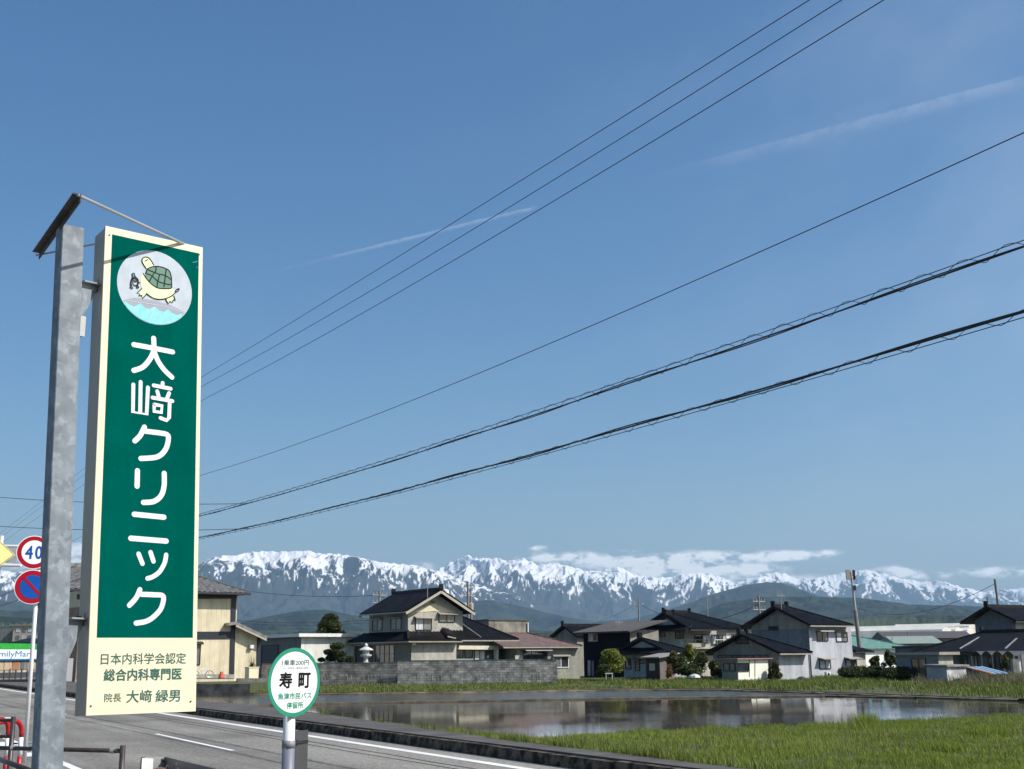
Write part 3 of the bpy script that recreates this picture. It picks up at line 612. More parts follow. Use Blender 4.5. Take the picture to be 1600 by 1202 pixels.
# ================================================================== houses
RD, PD = HOUSE
class House:
    """local frame: a runs along PD (right, away), b along RD (left, away); b=0 is the sunlit front, a=0 the shaded side"""
    def __init__(s, name, label, cat, px, Yd, group=None, zb=-.9):
        d = ray(px, 1026); P = CAM+d*(Yd/d.y); s.P = Vector((P.x, P.y, 0)); s.zb = zb
        s.t = thing(name, label, cat, Vector((P.x, P.y, ZL)), group)
    def A(s, px, py, b=0.0):   # point on the plane b
        return onplane(px, py, s.P+RD*b, RD)
    def B(s, px, py, a=0.0):   # point on the plane a
        return onplane(px, py, s.P+PD*a, PD)
    def a(s, px, b=0.0): return (s.A(px, 1020, b)-s.P).dot(PD)
    def b(s, px, a=0.0): return (s.B(px, 1020, a)-s.P).dot(RD)
    def z(s, a, b, py):
        Q = s.W(a, b, 0); return onz(Q, py)
    def W(s, a, b, z): v = s.P+PD*a+RD*b; v.z = z; return v
def onz(Q, py):
    lo, hi = -60., 120.
    for _ in range(60):
        mid = (lo+hi)/2
        if proj(Vector((Q.x, Q.y, mid)))[1] > py: lo = mid
        else: hi = mid
    return (lo+hi)/2
def body(h, a0, a1, b0, b1, z1, m, name='wall', z0=None, prof=None):
    mb = MB(); z0 = h.zb if z0 is None else z0
    if prof is None: mb.box(h.W(a0, b0, z0), PD*(a1-a0), RD*(b1-b0), Vector((0, 0, z1-z0)))
    return mb.build(name, m, h.t)
def gbody(h, axis, lo, hi, c0, c1, z1, zr, m, name='wall', z0=None):
    """gabled body: axis 'b' -> ridge runs along RD; lo..hi across the gable, c0..c1 along the ridge"""
    z0 = h.zb if z0 is None else z0; mid = (lo+hi)/2
    pr = [(lo, z0), (hi, z0), (hi, z1), (mid, zr), (lo, z1)]; mb = MB()
    if axis == 'b': mb.prism([h.W(x, c0, z) for x, z in pr], RD*(c1-c0))
    else: mb.prism([h.W(c0, x, z) for x, z in pr], PD*(c1-c0))
    return mb.build(name, m, h.t)
def tiled(mb, poly, pitch=.36, course=.33, amp=.065, smooth_metal=False):
    """corrugated and stepped tile sheet over the planar polygon poly (poly[0]->poly[1] is the eave), plus a board under it"""
    A, B_ = poly[0], poly[1]; u = (B_-A).normalized(); n = (poly[1]-poly[0]).cross(poly[2]-poly[1]).normalized()
    if n.z < 0: n = -n
    v = n.cross(u).normalized()
    if v.z < 0: v = -v
    us = [(p-A).dot(u) for p in poly]; vs_ = [(p-A).dot(v) for p in poly]
    U0, U1, V1 = min(us), max(us), max(vs_)
    bm = bmesh.new(); step = pitch/4 if not smooth_metal else pitch/6
    nu = max(2, int((U1-U0)/step)); nv = max(1, int(V1/course)); 
    for j in range(nv):
        rows = []
        for (vv, dz) in ((j*V1/nv, .022 if not smooth_metal else 0), ((j+1)*V1/nv, 0.0)):
            row = []
            for i in range(nu+1):
                uu = U0+(U1-U0)*i/nu
                if smooth_metal: hh = .04 if (i % 6) == 0 else 0
                else: hh = amp*(.5+.5*math.cos(2*math.pi*i/4))
                row.append(bm.verts.new(A+u*uu+v*vv+n*(hh+dz)))
            rows.append(row)
        for i in range(nu): bm.faces.new((rows[0][i], rows[0][i+1], rows[1][i+1], rows[1][i]))
    k = len(poly); cen = sum(poly, Vector())/k
    for i in range(k):
        p, q = poly[i], poly[(i+1) % k]; e = (q-p).normalized(); pn = e.cross(n)
        if (cen-p).dot(pn) > 0: pn = -pn
        bmesh.ops.bisect_plane(bm, geom=bm.verts[:]+bm.edges[:]+bm.faces[:], plane_co=p, plane_no=pn, clear_outer=True)
    bm.verts.ensure_lookup_table(); bm.verts.index_update()
    mb.add([w.co.copy() for w in bm.verts], [tuple(w.index for w in f.verts) for f in bm.faces]); bm.free()
    mb.prism([p-n*.012 for p in poly], -n*.11)
    return n
def ridgebar(h, mb, p, q, w=.22, hh=.26, orn=True):
    mb.bar(p+Vector((0, 0, hh*.35)), q+Vector((0, 0, hh*.35)), w, hh)
    if orn:
        for e, f_ in ((p, q), (q, p)):
            d = (e-f_).normalized(); mb.box(e-d*.1-d.cross(Vector((0, 0, 1)))*.2, d*.16, d.cross(Vector((0, 0, 1)))*.4, Vector((0, 0, .5)))
def gable_roof(h, axis, lo, hi, c0, c1, ze, zr, m, gut=GUT, hip0=0, hip1=0, name='roof', pitch=.36, metal=False, mid=None, ze2=None, orn=True, gutters=True, bargem=None):
    """ridge along axis; lo/hi = eave positions across, c0/c1 = ends along; hipX shortens the ridge at that end"""
    mid = (lo+hi)/2 if mid is None else mid; ze2 = ze if ze2 is None else ze2
    Q = (lambda x, c, z: h.W(x, c, z)) if axis == 'b' else (lambda x, c, z: h.W(c, x, z))
    r0, r1 = Q(mid, c0+hip0, zr), Q(mid, c1-hip1, zr); mb = MB()
    e00, e01, e10, e11 = Q(lo, c0, ze), Q(lo, c1, ze), Q(hi, c0, ze2), Q(hi, c1, ze2)
    tiled(mb, [e00, e01, r1, r0], pitch, smooth_metal=metal, course=.28 if not metal else 3)
    tiled(mb, [e10, e11, r1, r0], pitch, smooth_metal=metal, course=.28 if not metal else 3)
    if hip0: tiled(mb, [e00, e10, r0], pitch, smooth_metal=metal, course=.28 if not metal else 3)
    if hip1: tiled(mb, [e01, e11, r1], pitch, smooth_metal=metal, course=.28 if not metal else 3)
    ro = mb.build(name, m, h.t)
    rb = MB(); ridgebar(h, rb, r0, r1, orn=orn and not metal, hh=.26 if not metal else .08)
    if hip0:
        for e in (e00, e10): rb.bar(r0+Vector((0, 0, .05)), e+Vector((0, 0, .07)), .16, .14)
    if hip1:
        for e in (e01, e11): rb.bar(r1+Vector((0, 0, .05)), e+Vector((0, 0, .07)), .16, .14)
    x = rb.build('ridge', m, ro)
    if gutters:
        for e, f_, zz in ((e00, e01, ze), (e10, e11, ze2)):
            g_ = MB(); g_.bar(e+Vector((0, 0, -.09)), f_+Vector((0, 0, -.09)), .12, .12); g_.build('gutter', gut, ro)
    if bargem:
        for e, f_, hp in ((e00, r0, hip0), (e10, r0, hip0), (e01, r1, hip1), (e11, r1, hip1)):
            if not hp: g_ = MB(); g_.bar(e+Vector((0, 0, -.2)), f_+Vector((0, 0, -.2)), .06, .22); g_.build('barge_board', bargem, ro)
    return ro
def lean_roof(h, pts, m, name='roof', pitch=.36, metal=False, gut=GUT):
    """single roof plane; pts[0]->pts[1] is the eave"""
    mb = MB(); tiled(mb, pts, pitch, smooth_metal=metal, course=.28 if not metal else 3); ro = mb.build(name, m, h.t)
    g_ = MB(); g_.bar(pts[0]+Vector((0, 0, -.09)), pts[1]+Vector((0, 0, -.09)), .11, .11); g_.build('gutter', gut, ro)
    return ro
def window(h, face, x0, x1, y0, y1, off=0.0, sashes=2, frame=FRAME, pane=GLASSM, panes=None, hood=None, hoodd=.5, name='window', fw_=.06, grille=0):
    """window on face 'A' (plane b=off) or 'B' (plane a=off); coordinates from the photograph are turned into metres on that wall"""
    if face == 'A': dirv, nrm = PD, -RD; p = h.A(x0, y1, off); q = h.A(x1, y0, off); mid = h.A((x0+x1)/2, (y0+y1)/2, off)
    else: dirv, nrm = RD, -PD; p = h.B(x1, y1, off); q = h.B(x0, y0, off); mid = h.B((x0+x1)/2, (y0+y1)/2, off)
    w = (q-p).dot(dirv); H_ = h.A(x0, y0, off).z-h.A(x0, y1, off).z if face == 'A' else h.B(x0, y0, off).z-h.B(x0, y1, off).z
    O = Vector((p.x, p.y, mid.z-H_/2)); U = Vector((0, 0, 1)); O = O+nrm*.012
    mb = MB(); f = fw_
    mb.box(O-dirv*f-U*f, dirv*(w+2*f), U*f, nrm*.07); mb.box(O-dirv*f+U*H_, dirv*(w+2*f), U*f, nrm*.07)
    mb.box(O-dirv*f, dirv*f, U*H_, nrm*.068); mb.box(O+dirv*w, dirv*f, U*H_, nrm*.068)
    for k in range(1, sashes): mb.box(O+dirv*(w*k/sashes-f/2), dirv*f, U*H_, nrm*.055)
    for k in range(grille): mb.box(O+U*(H_*(k+1)/(grille+1)), dirv*w, U*.03, nrm*.09)
    win = mb.build(name, frame, h.t)
    for k in range(sashes):
        g_ = MB(); g_.box(O+dirv*(w*k/sashes+.002)+nrm*.004, dirv*(w/sashes-.004), U*H_, nrm*.018)
        g_.build('pane', (panes[k] if panes else pane), win)
    if hood:
        g_ = MB(); T = O+U*(H_+.16); g_.prism([T-dirv*.2, T-dirv*.2+nrm*hoodd-U*.12, T-dirv*.2+nrm*hoodd-U*.06, T-dirv*.2+U*.1], dirv*(w+.4)); g_.build('window_hood', hood, win)
    return win
def patch(h, face, pts, off, th, m, name, parent=None):
    """board on a wall, standing proud by th"""
    if face == 'A': P = [h.A(x, y, off) for x, y in pts]; n = -RD
    else: P = [h.B(x, y, off) for x, y in pts]; n = -PD
    mb = MB(); mb.prism([p+n*.006 for p in P], n*th); return mb.build(name, m, parent or h.t)
def pipe(h, pts, r, m, name): mb = MB(); mb.tube(pts, r, 6); return mb.build(name, m, h.t)

# ---- cream two-storey house behind the clinic sign
h = House('cream_house', 'cream sided two-storey house with navy trim and grey tiled roof behind the tall green sign', 'house', 370, 95)
a0 = h.a(118); aR = h.a(367.5); D = 8.0; ze = h.z(0, -.7, 927); zT = ze-.05
wl = body(h, a0, aR, 0, D, zT, CREAM)
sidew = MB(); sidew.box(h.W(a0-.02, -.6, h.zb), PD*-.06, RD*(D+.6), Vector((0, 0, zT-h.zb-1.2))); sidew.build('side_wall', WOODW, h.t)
zr_ = h.z(a0+3, D/2, 886)
gable_roof(h, 'a', -.9, D+.9, a0-1.0, h.a(388, -.9), ze, zr_, ROOFG, gut=NAVY, hip1=4.6, pitch=.42)
patch(h, 'A', [(120, 929), (369, 927.5), (369, 935.5), (120, 937)], 0, .1, NAVY, 'fascia_band')
patch(h, 'A', [(361.5, 935), (368.5, 935), (365.5, 1053.5), (358.5, 1053.5)], 0, .07, NAVY, 'corner_post')
patch(h, 'A', [(120, 987.5), (361, 987), (360, 998.5), (120, 1000)], 0, .05, NAVY, 'mid_band')
patch(h, 'A', [(120, 1053.6), (366, 1053.6), (366, 1060), (120, 1060)], 0, .05, CONC, 'plinth')
window(h, 'A', 300, 312.5, 1008, 1038, 0, 1, pane=GLASSM, hood=NAVY, hoodd=.3)
bx = 3.2
w2 = MB(); zz1 = h.z(aR, -.1, 977); zz2 = h.z(h.a(405), -.1, 992); aE = h.a(404.5)
w2.prism([h.W(aR, .02, h.zb), h.W(aE, .02, h.zb), h.W(aE, .02, zz2), h.W(aR, .02, zz1)], RD*4.5); w2.build('wing_wall', CREAM, h.t)
patch(h, 'A', [(401.5, 992), (406.5, 994), (405.5, 1053), (401, 1053)], .02, .08, NAVY, 'corner_post')
r0 = h.A(356.5, 973.5, -.7); r1 = h.A(369, 971.5, -.7); r2 = h.A(417, 994, -.7)
mb = MB(); 
for (p, q) in ((r1, r2), (r1, r0)):
    mb.prism([p, q, q+Vector((0, 0, -.22)), p+Vector((0, 0, -.22))], RD*(5.6 if q is r2 else .68))
rf = mb.build('wing_roof', ROOFG, h.t)
mb = MB(); mb.prism([r1+Vector((0, 0, -.23)), r2+Vector((0, 0, -.23)), r2+Vector((0, 0, -.38)), r1+Vector((0, 0, -.38))], RD*.05); mb.build('barge_board', CASE, rf)
patch(h, 'A', [(389, 1008), (394.5, 1008), (394.5, 1013.5), (389, 1013.5)], 0, .28, WHITE, 'vent_hood')
# planter standing in front
t1 = atY(393, 1061, 91); pl_ = thing('planter', 'tall cream square planter with a small leafy plant beside the cream house', 'planter', Vector((t1.x, t1.y, onz(t1, 1061))))
zb_, zt_ = onz(t1, 1061), onz(t1, 1043.5); mb = MB(); wd = .38
mb.prism([t1*1+PD*(-wd)+RD*(-wd)-Vector((0, 0, t1.z-zb_)), t1+PD*wd-RD*wd-Vector((0, 0, t1.z-zb_)), t1+PD*wd+RD*wd-Vector((0, 0, t1.z-zb_)), t1-PD*wd+RD*wd-Vector((0, 0, t1.z-zb_))], Vector((0, 0, zt_-zb_)))
mb.box(Vector((t1.x, t1.y, zt_))-PD*(wd+.04)-RD*(wd+.04), PD*(2*wd+.08), RD*(2*wd+.08), Vector((0, 0, .06))); mb.build('box', CREAMP, pl_)
def leaves(mb, c, r, n, size, rr, flatz=1.0, shell=.45):
    for _ in range(n):
        d = Vector((rr.gauss(0, 1), rr.gauss(0, 1), rr.gauss(0, 1))).normalized(); q = shell+(1-shell)*rr.random()
        p = c+Vector((d.x*r[0], d.y*r[1], d.z*r[2]))*q; s_ = size*rr.uniform(.6, 1.4)
        x = Vector((rr.gauss(0, 1), rr.gauss(0, 1), rr.gauss(0, 1)*.6)).normalized(); y = (d*.6+Vector((rr.gauss(0, 1), rr.gauss(0, 1), rr.gauss(0, 1)))).cross(x).normalized()
        mb.add([p-x*s_*.5, p-y*s_*.3, p+x*s_*.5, p+y*s_*.3], [(0, 1, 2, 3)])
mb = MB(); rr = random.Random(2)
for k in range(9):
    a = rr.uniform(0, 6.3); b0 = Vector((t1.x, t1.y, zt_)); tip = b0+Vector((math.cos(a)*.3, math.sin(a)*.3, rr.uniform(.4, .95)))
    s_ = Vector((math.cos(a+1.5), math.sin(a+1.5), 0))*.05; mb.add([b0-s_, b0+s_, tip], [(0, 1, 2)])
leaves(mb, Vector((t1.x, t1.y, zt_+.15)), (.3, .3, .18), 60, .14, rr); mb.build('plant', LMID, pl_)
# raised yard and its low retaining walls in front of the cream house
yw = thing('retaining_wall', 'low weathered concrete retaining wall below the cream house', 'wall', atY(350, 1084, 80))
q0, q1 = atY(100, 1067, 82), atY(391, 1069, 80); mb = MB(); d_ = (q1-q0); zt_ = onz(q1, 1069)
mb.prism([Vector((q0.x, q0.y, -1)), Vector((q1.x, q1.y, -1)), Vector((q1.x, q1.y, zt_)), Vector((q0.x, q0.y, zt_+.12))], RD*.25); mb.build('wall', CONCD, yw)
mb = MB(); q2 = atY(440, 1061, 90); mb.prism([Vector((q0.x, q0.y, -1))+RD*.3, Vector((q1.x, q1.y, -1))+RD*.3, Vector((q2.x, q2.y, -1)), h.W(aE+3, 6, -1), h.W(a0, 6, -1)], Vector((0, 0, 1+zt_-.06))); struct(mb.build('raised_yard', TURF))
yw2 = thing('garden_wall', 'long low concrete kerb wall between the planter and the block wall', 'wall', atY(420, 1068, 88))
q0, q1 = atY(371, 1061, 88.5), atY(470, 1062, 92); mb = MB(); mb.prism([Vector((q0.x, q0.y, -1)), Vector((q1.x, q1.y, -1)), Vector((q1.x, q1.y, onz(q1, 1060))), Vector((q0.x, q0.y, onz(q0, 1060)))], RD*.2); mb.build('wall', CONCD, yw2)
for j_, (px, py, c_, hh) in enumerate(((346, 1060, (.55, .10, .05), .45),)):
    p = atY(px, py, 88); mb = MB(); mb.lathe(Vector((p.x, p.y, onz(p, py))), [(.22, 0), (.24, .05), (.16, .3), (.1, hh), (.02, hh+.03)], 8)
    tag(mb.build('bucket', mat('faded_red_plastic', c_, .6)), 'faded red bucket on the ground in front of the cream house', 'bucket')
p = atY(316, 1060, 90); bk = thing('bicycle', 'pale fallen bicycle lying before the cream house wall', 'bicycle', Vector((p.x, p.y, onz(p, 1060))))
c0 = Vector((p.x, p.y, onz(p, 1060)+.3))
for dx in (-.55, .55):
    pts = [c0+PD*(dx+.3*math.cos(a_))+Vector((0, 0, .3*math.sin(a_)*.8)) for a_ in np.linspace(0, 2*math.pi, 13)]; mb = MB(); mb.tube(pts, .03, 4, False); mb.build('wheel', STEELG, bk)
mb = MB(); mb.tube([c0-PD*.55, c0-PD*.1+Vector((0, 0, .35)), c0+PD*.35+Vector((0, 0, .35)), c0+PD*.55], .03, 5); mb.tube([c0-PD*.1+Vector((0, 0, .35)), c0, c0+PD*.35+Vector((0, 0, .35))], .03, 5); mb.tube([c0+PD*.35+Vector((0, 0, .35)), c0+PD*.3+Vector((0, 0, .5))], .03, 5); mb.build('frame', WHITE, bk)
# ---- white flat roofed garage
h = House('garage', 'white ribbed metal garage with flat roof and shaded shuttered side beside the cream house', 'garage', 469.5, 112)
zt = h.z(0, 0, 995); aE = h.a(554); bL = h.b(404)
body(h, 0, aE, 0, bL, zt, SHADEM, 'side_wall'); w = MB(); w.box(h.W(0.02, -.03, h.zb), PD*(aE-.02), RD*.02, Vector((0, 0, zt-h.zb))); w.build('wall', WHITEM, h.t)  # side metal far darker than the white front: its shade is in the colour
mb = MB(); zt2 = h.z(0, -.6, 989.5); mb.box(h.W(-.5, -.6, zt-.02), PD*(aE+1.0), RD*(bL+1.2), Vector((0, 0, zt2-zt))); mb.build('roof', WHITE, h.t)
window(h, 'B', 410, 434, 1009, 1040, 0, 1, pane=SHUT, frame=GUTD, name='shutter')
pipe(h, [h.W(aE-.25, -.15, zt), h.W(aE-.25, -.15, h.zb)], .06, WHITE, 'downpipe')
# ---- tree behind the garage
def tree(name, label, px, py0, py1, w_px, Yd, m, cat='tree', n=3500, size=.22, seed=1, clumps=14, group=None, squash=1.0, trunk=True, shape='dome'):
    base = atY(px, py1, Yd); zt, zb_ = onz(base, py0), onz(base, py1); rr = random.Random(seed)
    t_ = thing(name, label, cat, Vector((base.x, base.y, min(zb_, ZL))), group); R_ = w_px*Yd/F/2; H_ = zt-zb_; c = Vector((base.x, base.y, zb_))
    if trunk:
        mb = MB(); mb.tube([Vector((c.x, c.y, ZL-.2)), c+Vector((.05, 0, H_*.35)), c+Vector((-.05, 0, H_*.8))], [R_*.09+.05, R_*.06+.03, .03], 7)
        for k in range(5):
            a = rr.uniform(0, 6.3); mb.tube([c+Vector((0, 0, H_*rr.uniform(.1, .4))), c+Vector((math.cos(a)*R_*.6, math.sin(a)*R_*.6, H_*rr.uniform(.5, .75)))], [.05, .02], 5)
        mb.build('trunk', BARK, t_)
    mb = MB()
    for k in range(clumps):
        zf = rr.random(); prof = math.sqrt(max(.08, 1-(zf*1.0)**2)) if shape == 'dome' else math.sin(math.pi*(.12+.8*zf))
        a = rr.uniform(0, 6.3); q = rr.uniform(.35, .78)*prof*R_; cr = R_*rr.uniform(.28, .46)
        cc = c+Vector((math.cos(a)*q, math.sin(a)*q, H_*(.1+.78*zf)))
        top = min(cr, zt-cc.z) if zt-cc.z > .1 else .1
        leaves(mb, cc, (cr, cr, max(.25, min(cr*.85, top))), n//clumps, size, rr, shell=.55)
    leaves(mb, c+Vector((0, 0, H_*.45)), (R_*.7, R_*.7, H_*.45), n//6, size*1.4, rr, shell=.2)
    mb.build('crown' if cat == 'tree' else 'foliage', m, t_); return t_
tree('round_tree', 'large dark green dome shaped tree rising behind the white garage', 515, 959, 1000, 44, 124, LDARK, n=9000, size=.24, seed=4, clumps=34)
# pruned garden pine: pads of foliage
base = atY(524, 1036, 104); pine = thing('pruned_pine', 'cloud-pruned dark pine with rounded pads in front of the white garage', 'tree', Vector((base.x, base.y, ZL)))
mb = MB(); c = Vector((base.x, base.y, ZL)); ztt = onz(base, 1008)
mb.tube([c, c+Vector((.3, 0, (ztt-ZL)*.5)), c+Vector((.1, 0, ztt-ZL))], [.14, .1, .05], 6); rr = random.Random(9)
fo = []
for (px, py, w_, hgt_) in ((527, 1009.5, 26, 12), (514, 1019, 18, 9), (533, 1022, 18, 10), (518, 1028, 19, 11), (533, 1030, 14, 10), (546, 1031, 14, 11), (502, 1031, 11, 7), (524, 1018, 15, 9)):
    p = atY(px, py, 104+rr.uniform(-.5, .5)); fo.append((p, w_*104/F/2, hgt_*104/F/2)); mb.tube([c+Vector((.2, 0, (p.z-ZL)*.75)), p], [.06, .03], 5)
mb.build('trunk', BARK, pine)
for p, rx, rz in fo:
    mb = MB(); leaves(mb, p, (rx, rx, rz), 900, .13, rr, shell=.6); leaves(mb, p, (rx*.8, rx*.8, rz*.7), 300, .2, rr, shell=.1); mb.build('foliage_pad', LDARK, pine)
# stone lantern
base = atY(571.5, 1040, 103); zb_ = onz(base, 1040); zt_ = onz(base, 1005); H_ = zt_-zb_
ln = thing('stone_lantern', 'tall grey stone garden lantern standing behind the block wall', 'lantern', Vector((base.x, base.y, zb_)))
c = Vector((base.x, base.y, zb_))
for nm, prof in (('base', [(.42, 0), (.42, .12*H_), (.2, .16*H_), (.17, .34*H_)]), ('platform', [(.2, .34*H_), (.48, .42*H_), (.5, .48*H_), (.3, .5*H_)]), ('fire_box', [(.26, .5*H_), (.3, .56*H_), (.28, .66*H_)]), ('cap', [(.3, .66*H_), (.62, .68*H_), (.58, .72*H_), (.3, .8*H_), (.16, .84*H_)]), ('finial', [(.1, .84*H_), (.17, .9*H_), (.1, .96*H_), (.02, 1*H_)])):
    mb = MB(); mb.lathe(c, prof, 8 if nm in ('cap', 'fire_box') else 12); mb.build(nm, STONE, ln)
# ---- block walls
def blockwall(label, x0, x1, y_top, y_bot, Y0, Y1, seed, th=.15, bw=.40, bh=.20, col=1.0):
    p, q = atY(x0, y_bot, Y0), atY(x1, y_bot, Y1); zb_ = min(onz(p, y_bot), onz(q, y_bot))-.2; ztp, ztq = onz(p, y_top[0]), onz(q, y_top[1])
    t_ = thing('block_wall', label, 'wall', Vector((p.x, p.y, zb_))); d = Vector((q.x-p.x, q.y-p.y, 0)); Ln = d.length; d.normalize(); nrm = Vector((d.y, -d.x, 0))
    H_ = ztp-zb_; rows = int(H_/bh); rr = random.Random(seed); vs = []; fs = []; tone = []
    P0 = Vector((p.x, p.y, zb_)); back = MB(); back.box(P0+nrm*-.02, d*Ln, -nrm*(th-.03), Vector((0, 0, H_-.01))); 
    for r_ in range(rows):
        x = -(r_ % 2)*bw/2
        while x < Ln-.02:
            xa, xb = max(0, x)+.008, min(Ln, x+bw)-.008
            if xb-xa > .05:
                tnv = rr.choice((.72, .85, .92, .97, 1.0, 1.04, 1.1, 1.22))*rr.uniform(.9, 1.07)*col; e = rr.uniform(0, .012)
                B0 = P0+d*xa+Vector((0, 0, r_*H_/rows+.008)); i0 = len(vs); uu = d*(xb-xa); zz_ = Vector((0, 0, H_/rows-.016)); nn_ = nrm*(.02+e)
                A_ = B0-nrm*.02
                vs += [A_, A_+uu, A_+uu+zz_, A_+zz_, A_+nn_, A_+nn_+uu, A_+nn_+uu+zz_, A_+nn_+zz_]; tone += [tnv]*8
                fs += [(i0+4, i0+5, i0+6, i0+7), (i0, i0+1, i0+5, i0+4), (i0+3, i0+7, i0+6, i0+2), (i0, i0+4, i0+7, i0+3), (i0+1, i0+2, i0+6, i0+5)]
            x += bw
    back.build('mortar_core', CONCD, t_)
    me = bpy.data.meshes.new('blocks'); org = Vector(t_['_o']); me.from_pydata([v-org for v in vs], [], fs); me.materials.append(BLK)
    at_ = me.attributes.new('tone', 'FLOAT_COLOR', 'POINT'); at_.data.foreach_set('color', np.repeat(np.array(tone)[:, None], 4, 1).astype(np.float32).ravel())
    o = bpy.data.objects.new('blocks', me); COL.objects.link(o); o.parent = t_; o['kind'] = 'stuff'
    cp = MB(); cp.box(P0+nrm*.03+Vector((0, 0, H_)), d*Ln, -nrm*(th+.06), Vector((0, 0, .05))); cp.build('coping', CONCD, t_)
    # lime runs bleeding out of the lower joints
    lm = MB()
    for k in range(int(Ln*2.6)):
        x = rr.uniform(0, Ln); hh = rr.uniform(.12, .5); zz_ = rr.uniform(.62, .86); w_ = rr.uniform(.015, .05)
        B0 = P0+d*x+nrm*.034+Vector((0, 0, max(0.02, zz_-hh+.12))); lm.prism([B0, B0+d*w_, B0+d*w_*.8+Vector((0, 0, hh)), B0+d*w_*.2+Vector((0, 0, hh))], nrm*.006)
    o = lm.build('lime_streaks', mat('lime_bloom', (.50, .49, .45), .95, var=.3, scale=12), t_); o['kind'] = 'stuff'
    return t_
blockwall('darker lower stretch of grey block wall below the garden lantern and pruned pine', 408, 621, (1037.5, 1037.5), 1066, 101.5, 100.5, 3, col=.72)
blockwall('pale mottled grey block wall in front of the two-storey tiled house', 621, 871, (1033, 1033.5), 1066, 100, 99, 4, bh=.195, col=1.0)
# ---- tiled two-storey house in the middle left
h = House('tiled_house', 'beige and grey two-storey house with black tiled gable roof behind the block wall', 'house', 637, 108)
aW = h.a(723); bW = h.b(576); ze = h.z(-.6, -.7, 953); zr = h.z(aW/2, -.8, 921.5)
gbody(h, 'b', 0, aW, 0, bW, ze-.05, ze-.05+(zr-ze)*.86, BEIGE)
sw = MB(); sw.box(h.W(-.03, .05, h.zb), PD*.02, RD*(bW-.1), Vector((0, 0, ze-h.zb))); sw.build('side_wall', GREYD, h.t)  # side turned from the sun gets a darker colour, shade painted in
gable_roof(h, 'b', -.75, aW+.75, -.9, bW+.6, ze-.12, zr, ROOFB, bargem=CASE, gut=GUT)
patch(h, 'A', [(637.5, 958.5), (678, 943), (718, 960), (678, 955)], 0, .03, mat('stained_cream_gable', (.66, .60, .42), .9, col2=(.40, .30, .16), scale=6, lo=.3, hi=.45), 'gable_panel')
patch(h, 'A', [(673.5, 940), (680, 940), (680, 942), (673.5, 942)], -.03, .04, FRAME, 'gable_vent')
window(h, 'A', 649.5, 673.5, 967.5, 984, 0, 2, panes=[CURT, GLASSM], hood=GUT, hoodd=.45)
window(h, 'A', 686, 709.5, 961.5, 971.5, 0, 2, pane=GLASSM, hood=GUT, hoodd=.45)
window(h, 'B', 583, 597, 969, 985, 0, 2, panes=[GLASSM, GLASS], hood=GUT, hoodd=.4)
window(h, 'B', 611.5, 627, 967, 983.5, 0, 2, pane=GLASSM, hood=GUT, hoodd=.4)
b0 = -1.5; a0 = h.a(642.5, b0) if True else 0
aLo = h.a(713, b0); bLo = h.b(553, a0); zl = h.z(a0, b0, 1001.5)
body(h, a0, aLo, b0, bLo, zl, BEIGE, 'lower_wall')
sw = MB(); sw.box(h.W(a0-.03, b0+.05, h.zb), PD*.02, RD*(bLo-b0-.1), Vector((0, 0, zl-h.zb))); sw.build('lower_side_wall', TANW, h.t)  # lower side wall carries its shade as a darker tint too
zs = h.z(0, 0, 987)
lean_roof(h, [h.W(a0-.7, b0-.7, zl), h.W(aLo+.2, b0-.7, zl), h.W(aLo+.2, 0, zs), h.W(0, 0, zs)], ROOFB, 'lower_roof')
lean_roof(h, [h.W(a0-.7, bLo+.5, zl), h.W(a0-.7, b0-.7, zl), h.W(0, 0, zs), h.W(0, bLo-1, zs)], ROOFB, 'lower_roof')
mb = MB(); mb.bar(h.W(0, 0, zs+.08), h.W(a0-.7, b0-.7, zl+.1), .2, .18); mb.build('hip_ridge', ROOFB, h.t)
patch(h, 'B', [(553, 1008), (640, 1003), (640, 1005), (553, 1010)], a0, .25, GUT, 'lintel_board')
window(h, 'B', 557, 582, 1010, 1034, a0, 2, pane=GLASS, name='sliding_door', grille=0)
window(h, 'B', 587, 616, 1009, 1035, a0, 4, pane=GLASS, name='sliding_door', grille=1)
patch(h, 'A', [(643.5, 1003), (649, 1001), (649, 1008), (643.5, 1008)], b0, .1, WHITE, 'pipe_bend')
# rooftop tank and aerial
mb = MB(); p = h.W(aW/2+.9, -.2, zr-.45); mb.lathe(p, [(.3, 0), (.34, .15), (.3, .45), (.1, .55)], 10); mb.build('roof_vent', WHITE, h.t)
# ---- one-storey tiled wing house to the right
h = House('low_tiled_house', 'single-storey grey house with broad black tiled roof and long pale awnings behind the block wall', 'house', 711, 110.3)
aW = h.a(803); D = 6.5; ze = h.z(0, -.7, 998); zr = h.z(h.a(752, D/2), D/2, 961.5)
body(h, 0, aW, 0, D, ze-.05, GREYW if False else mat('cool_grey_render', (.36, .37, .35), .85, var=.1))
x0 = h.a(660, D/2)
gable_roof(h, 'a', -.9, D+.9, -1.2, h.a(811, -.9), ze-.1, zr, ROOFB, gut=GUT, hip1=4.2)
ps = [h.A(678, 974, -.5), h.A(716, 973, -.5), h.A(751, 996, -.95), h.A(712, 995.5, -.95)]
mb = MB(); p, q = h.W(h.a(722, 1), 1.2, h.z(h.a(722, 1), 1.2, 975)), h.W(h.a(751, -.9), -.95, ze+.08); mb.bar(p+Vector((0, 0, .1)), q+Vector((0, 0, .05)), .07, .07); mb.build('flashing', FRAMEL, h.t)
lf = [h.W(h.a(690, -.9)-2.0, -.95, ze-.1), h.W(-1.2, -.95, ze-.1), h.W(-1.2, D/2, zr), h.W(-1.4, D/2, zr)]
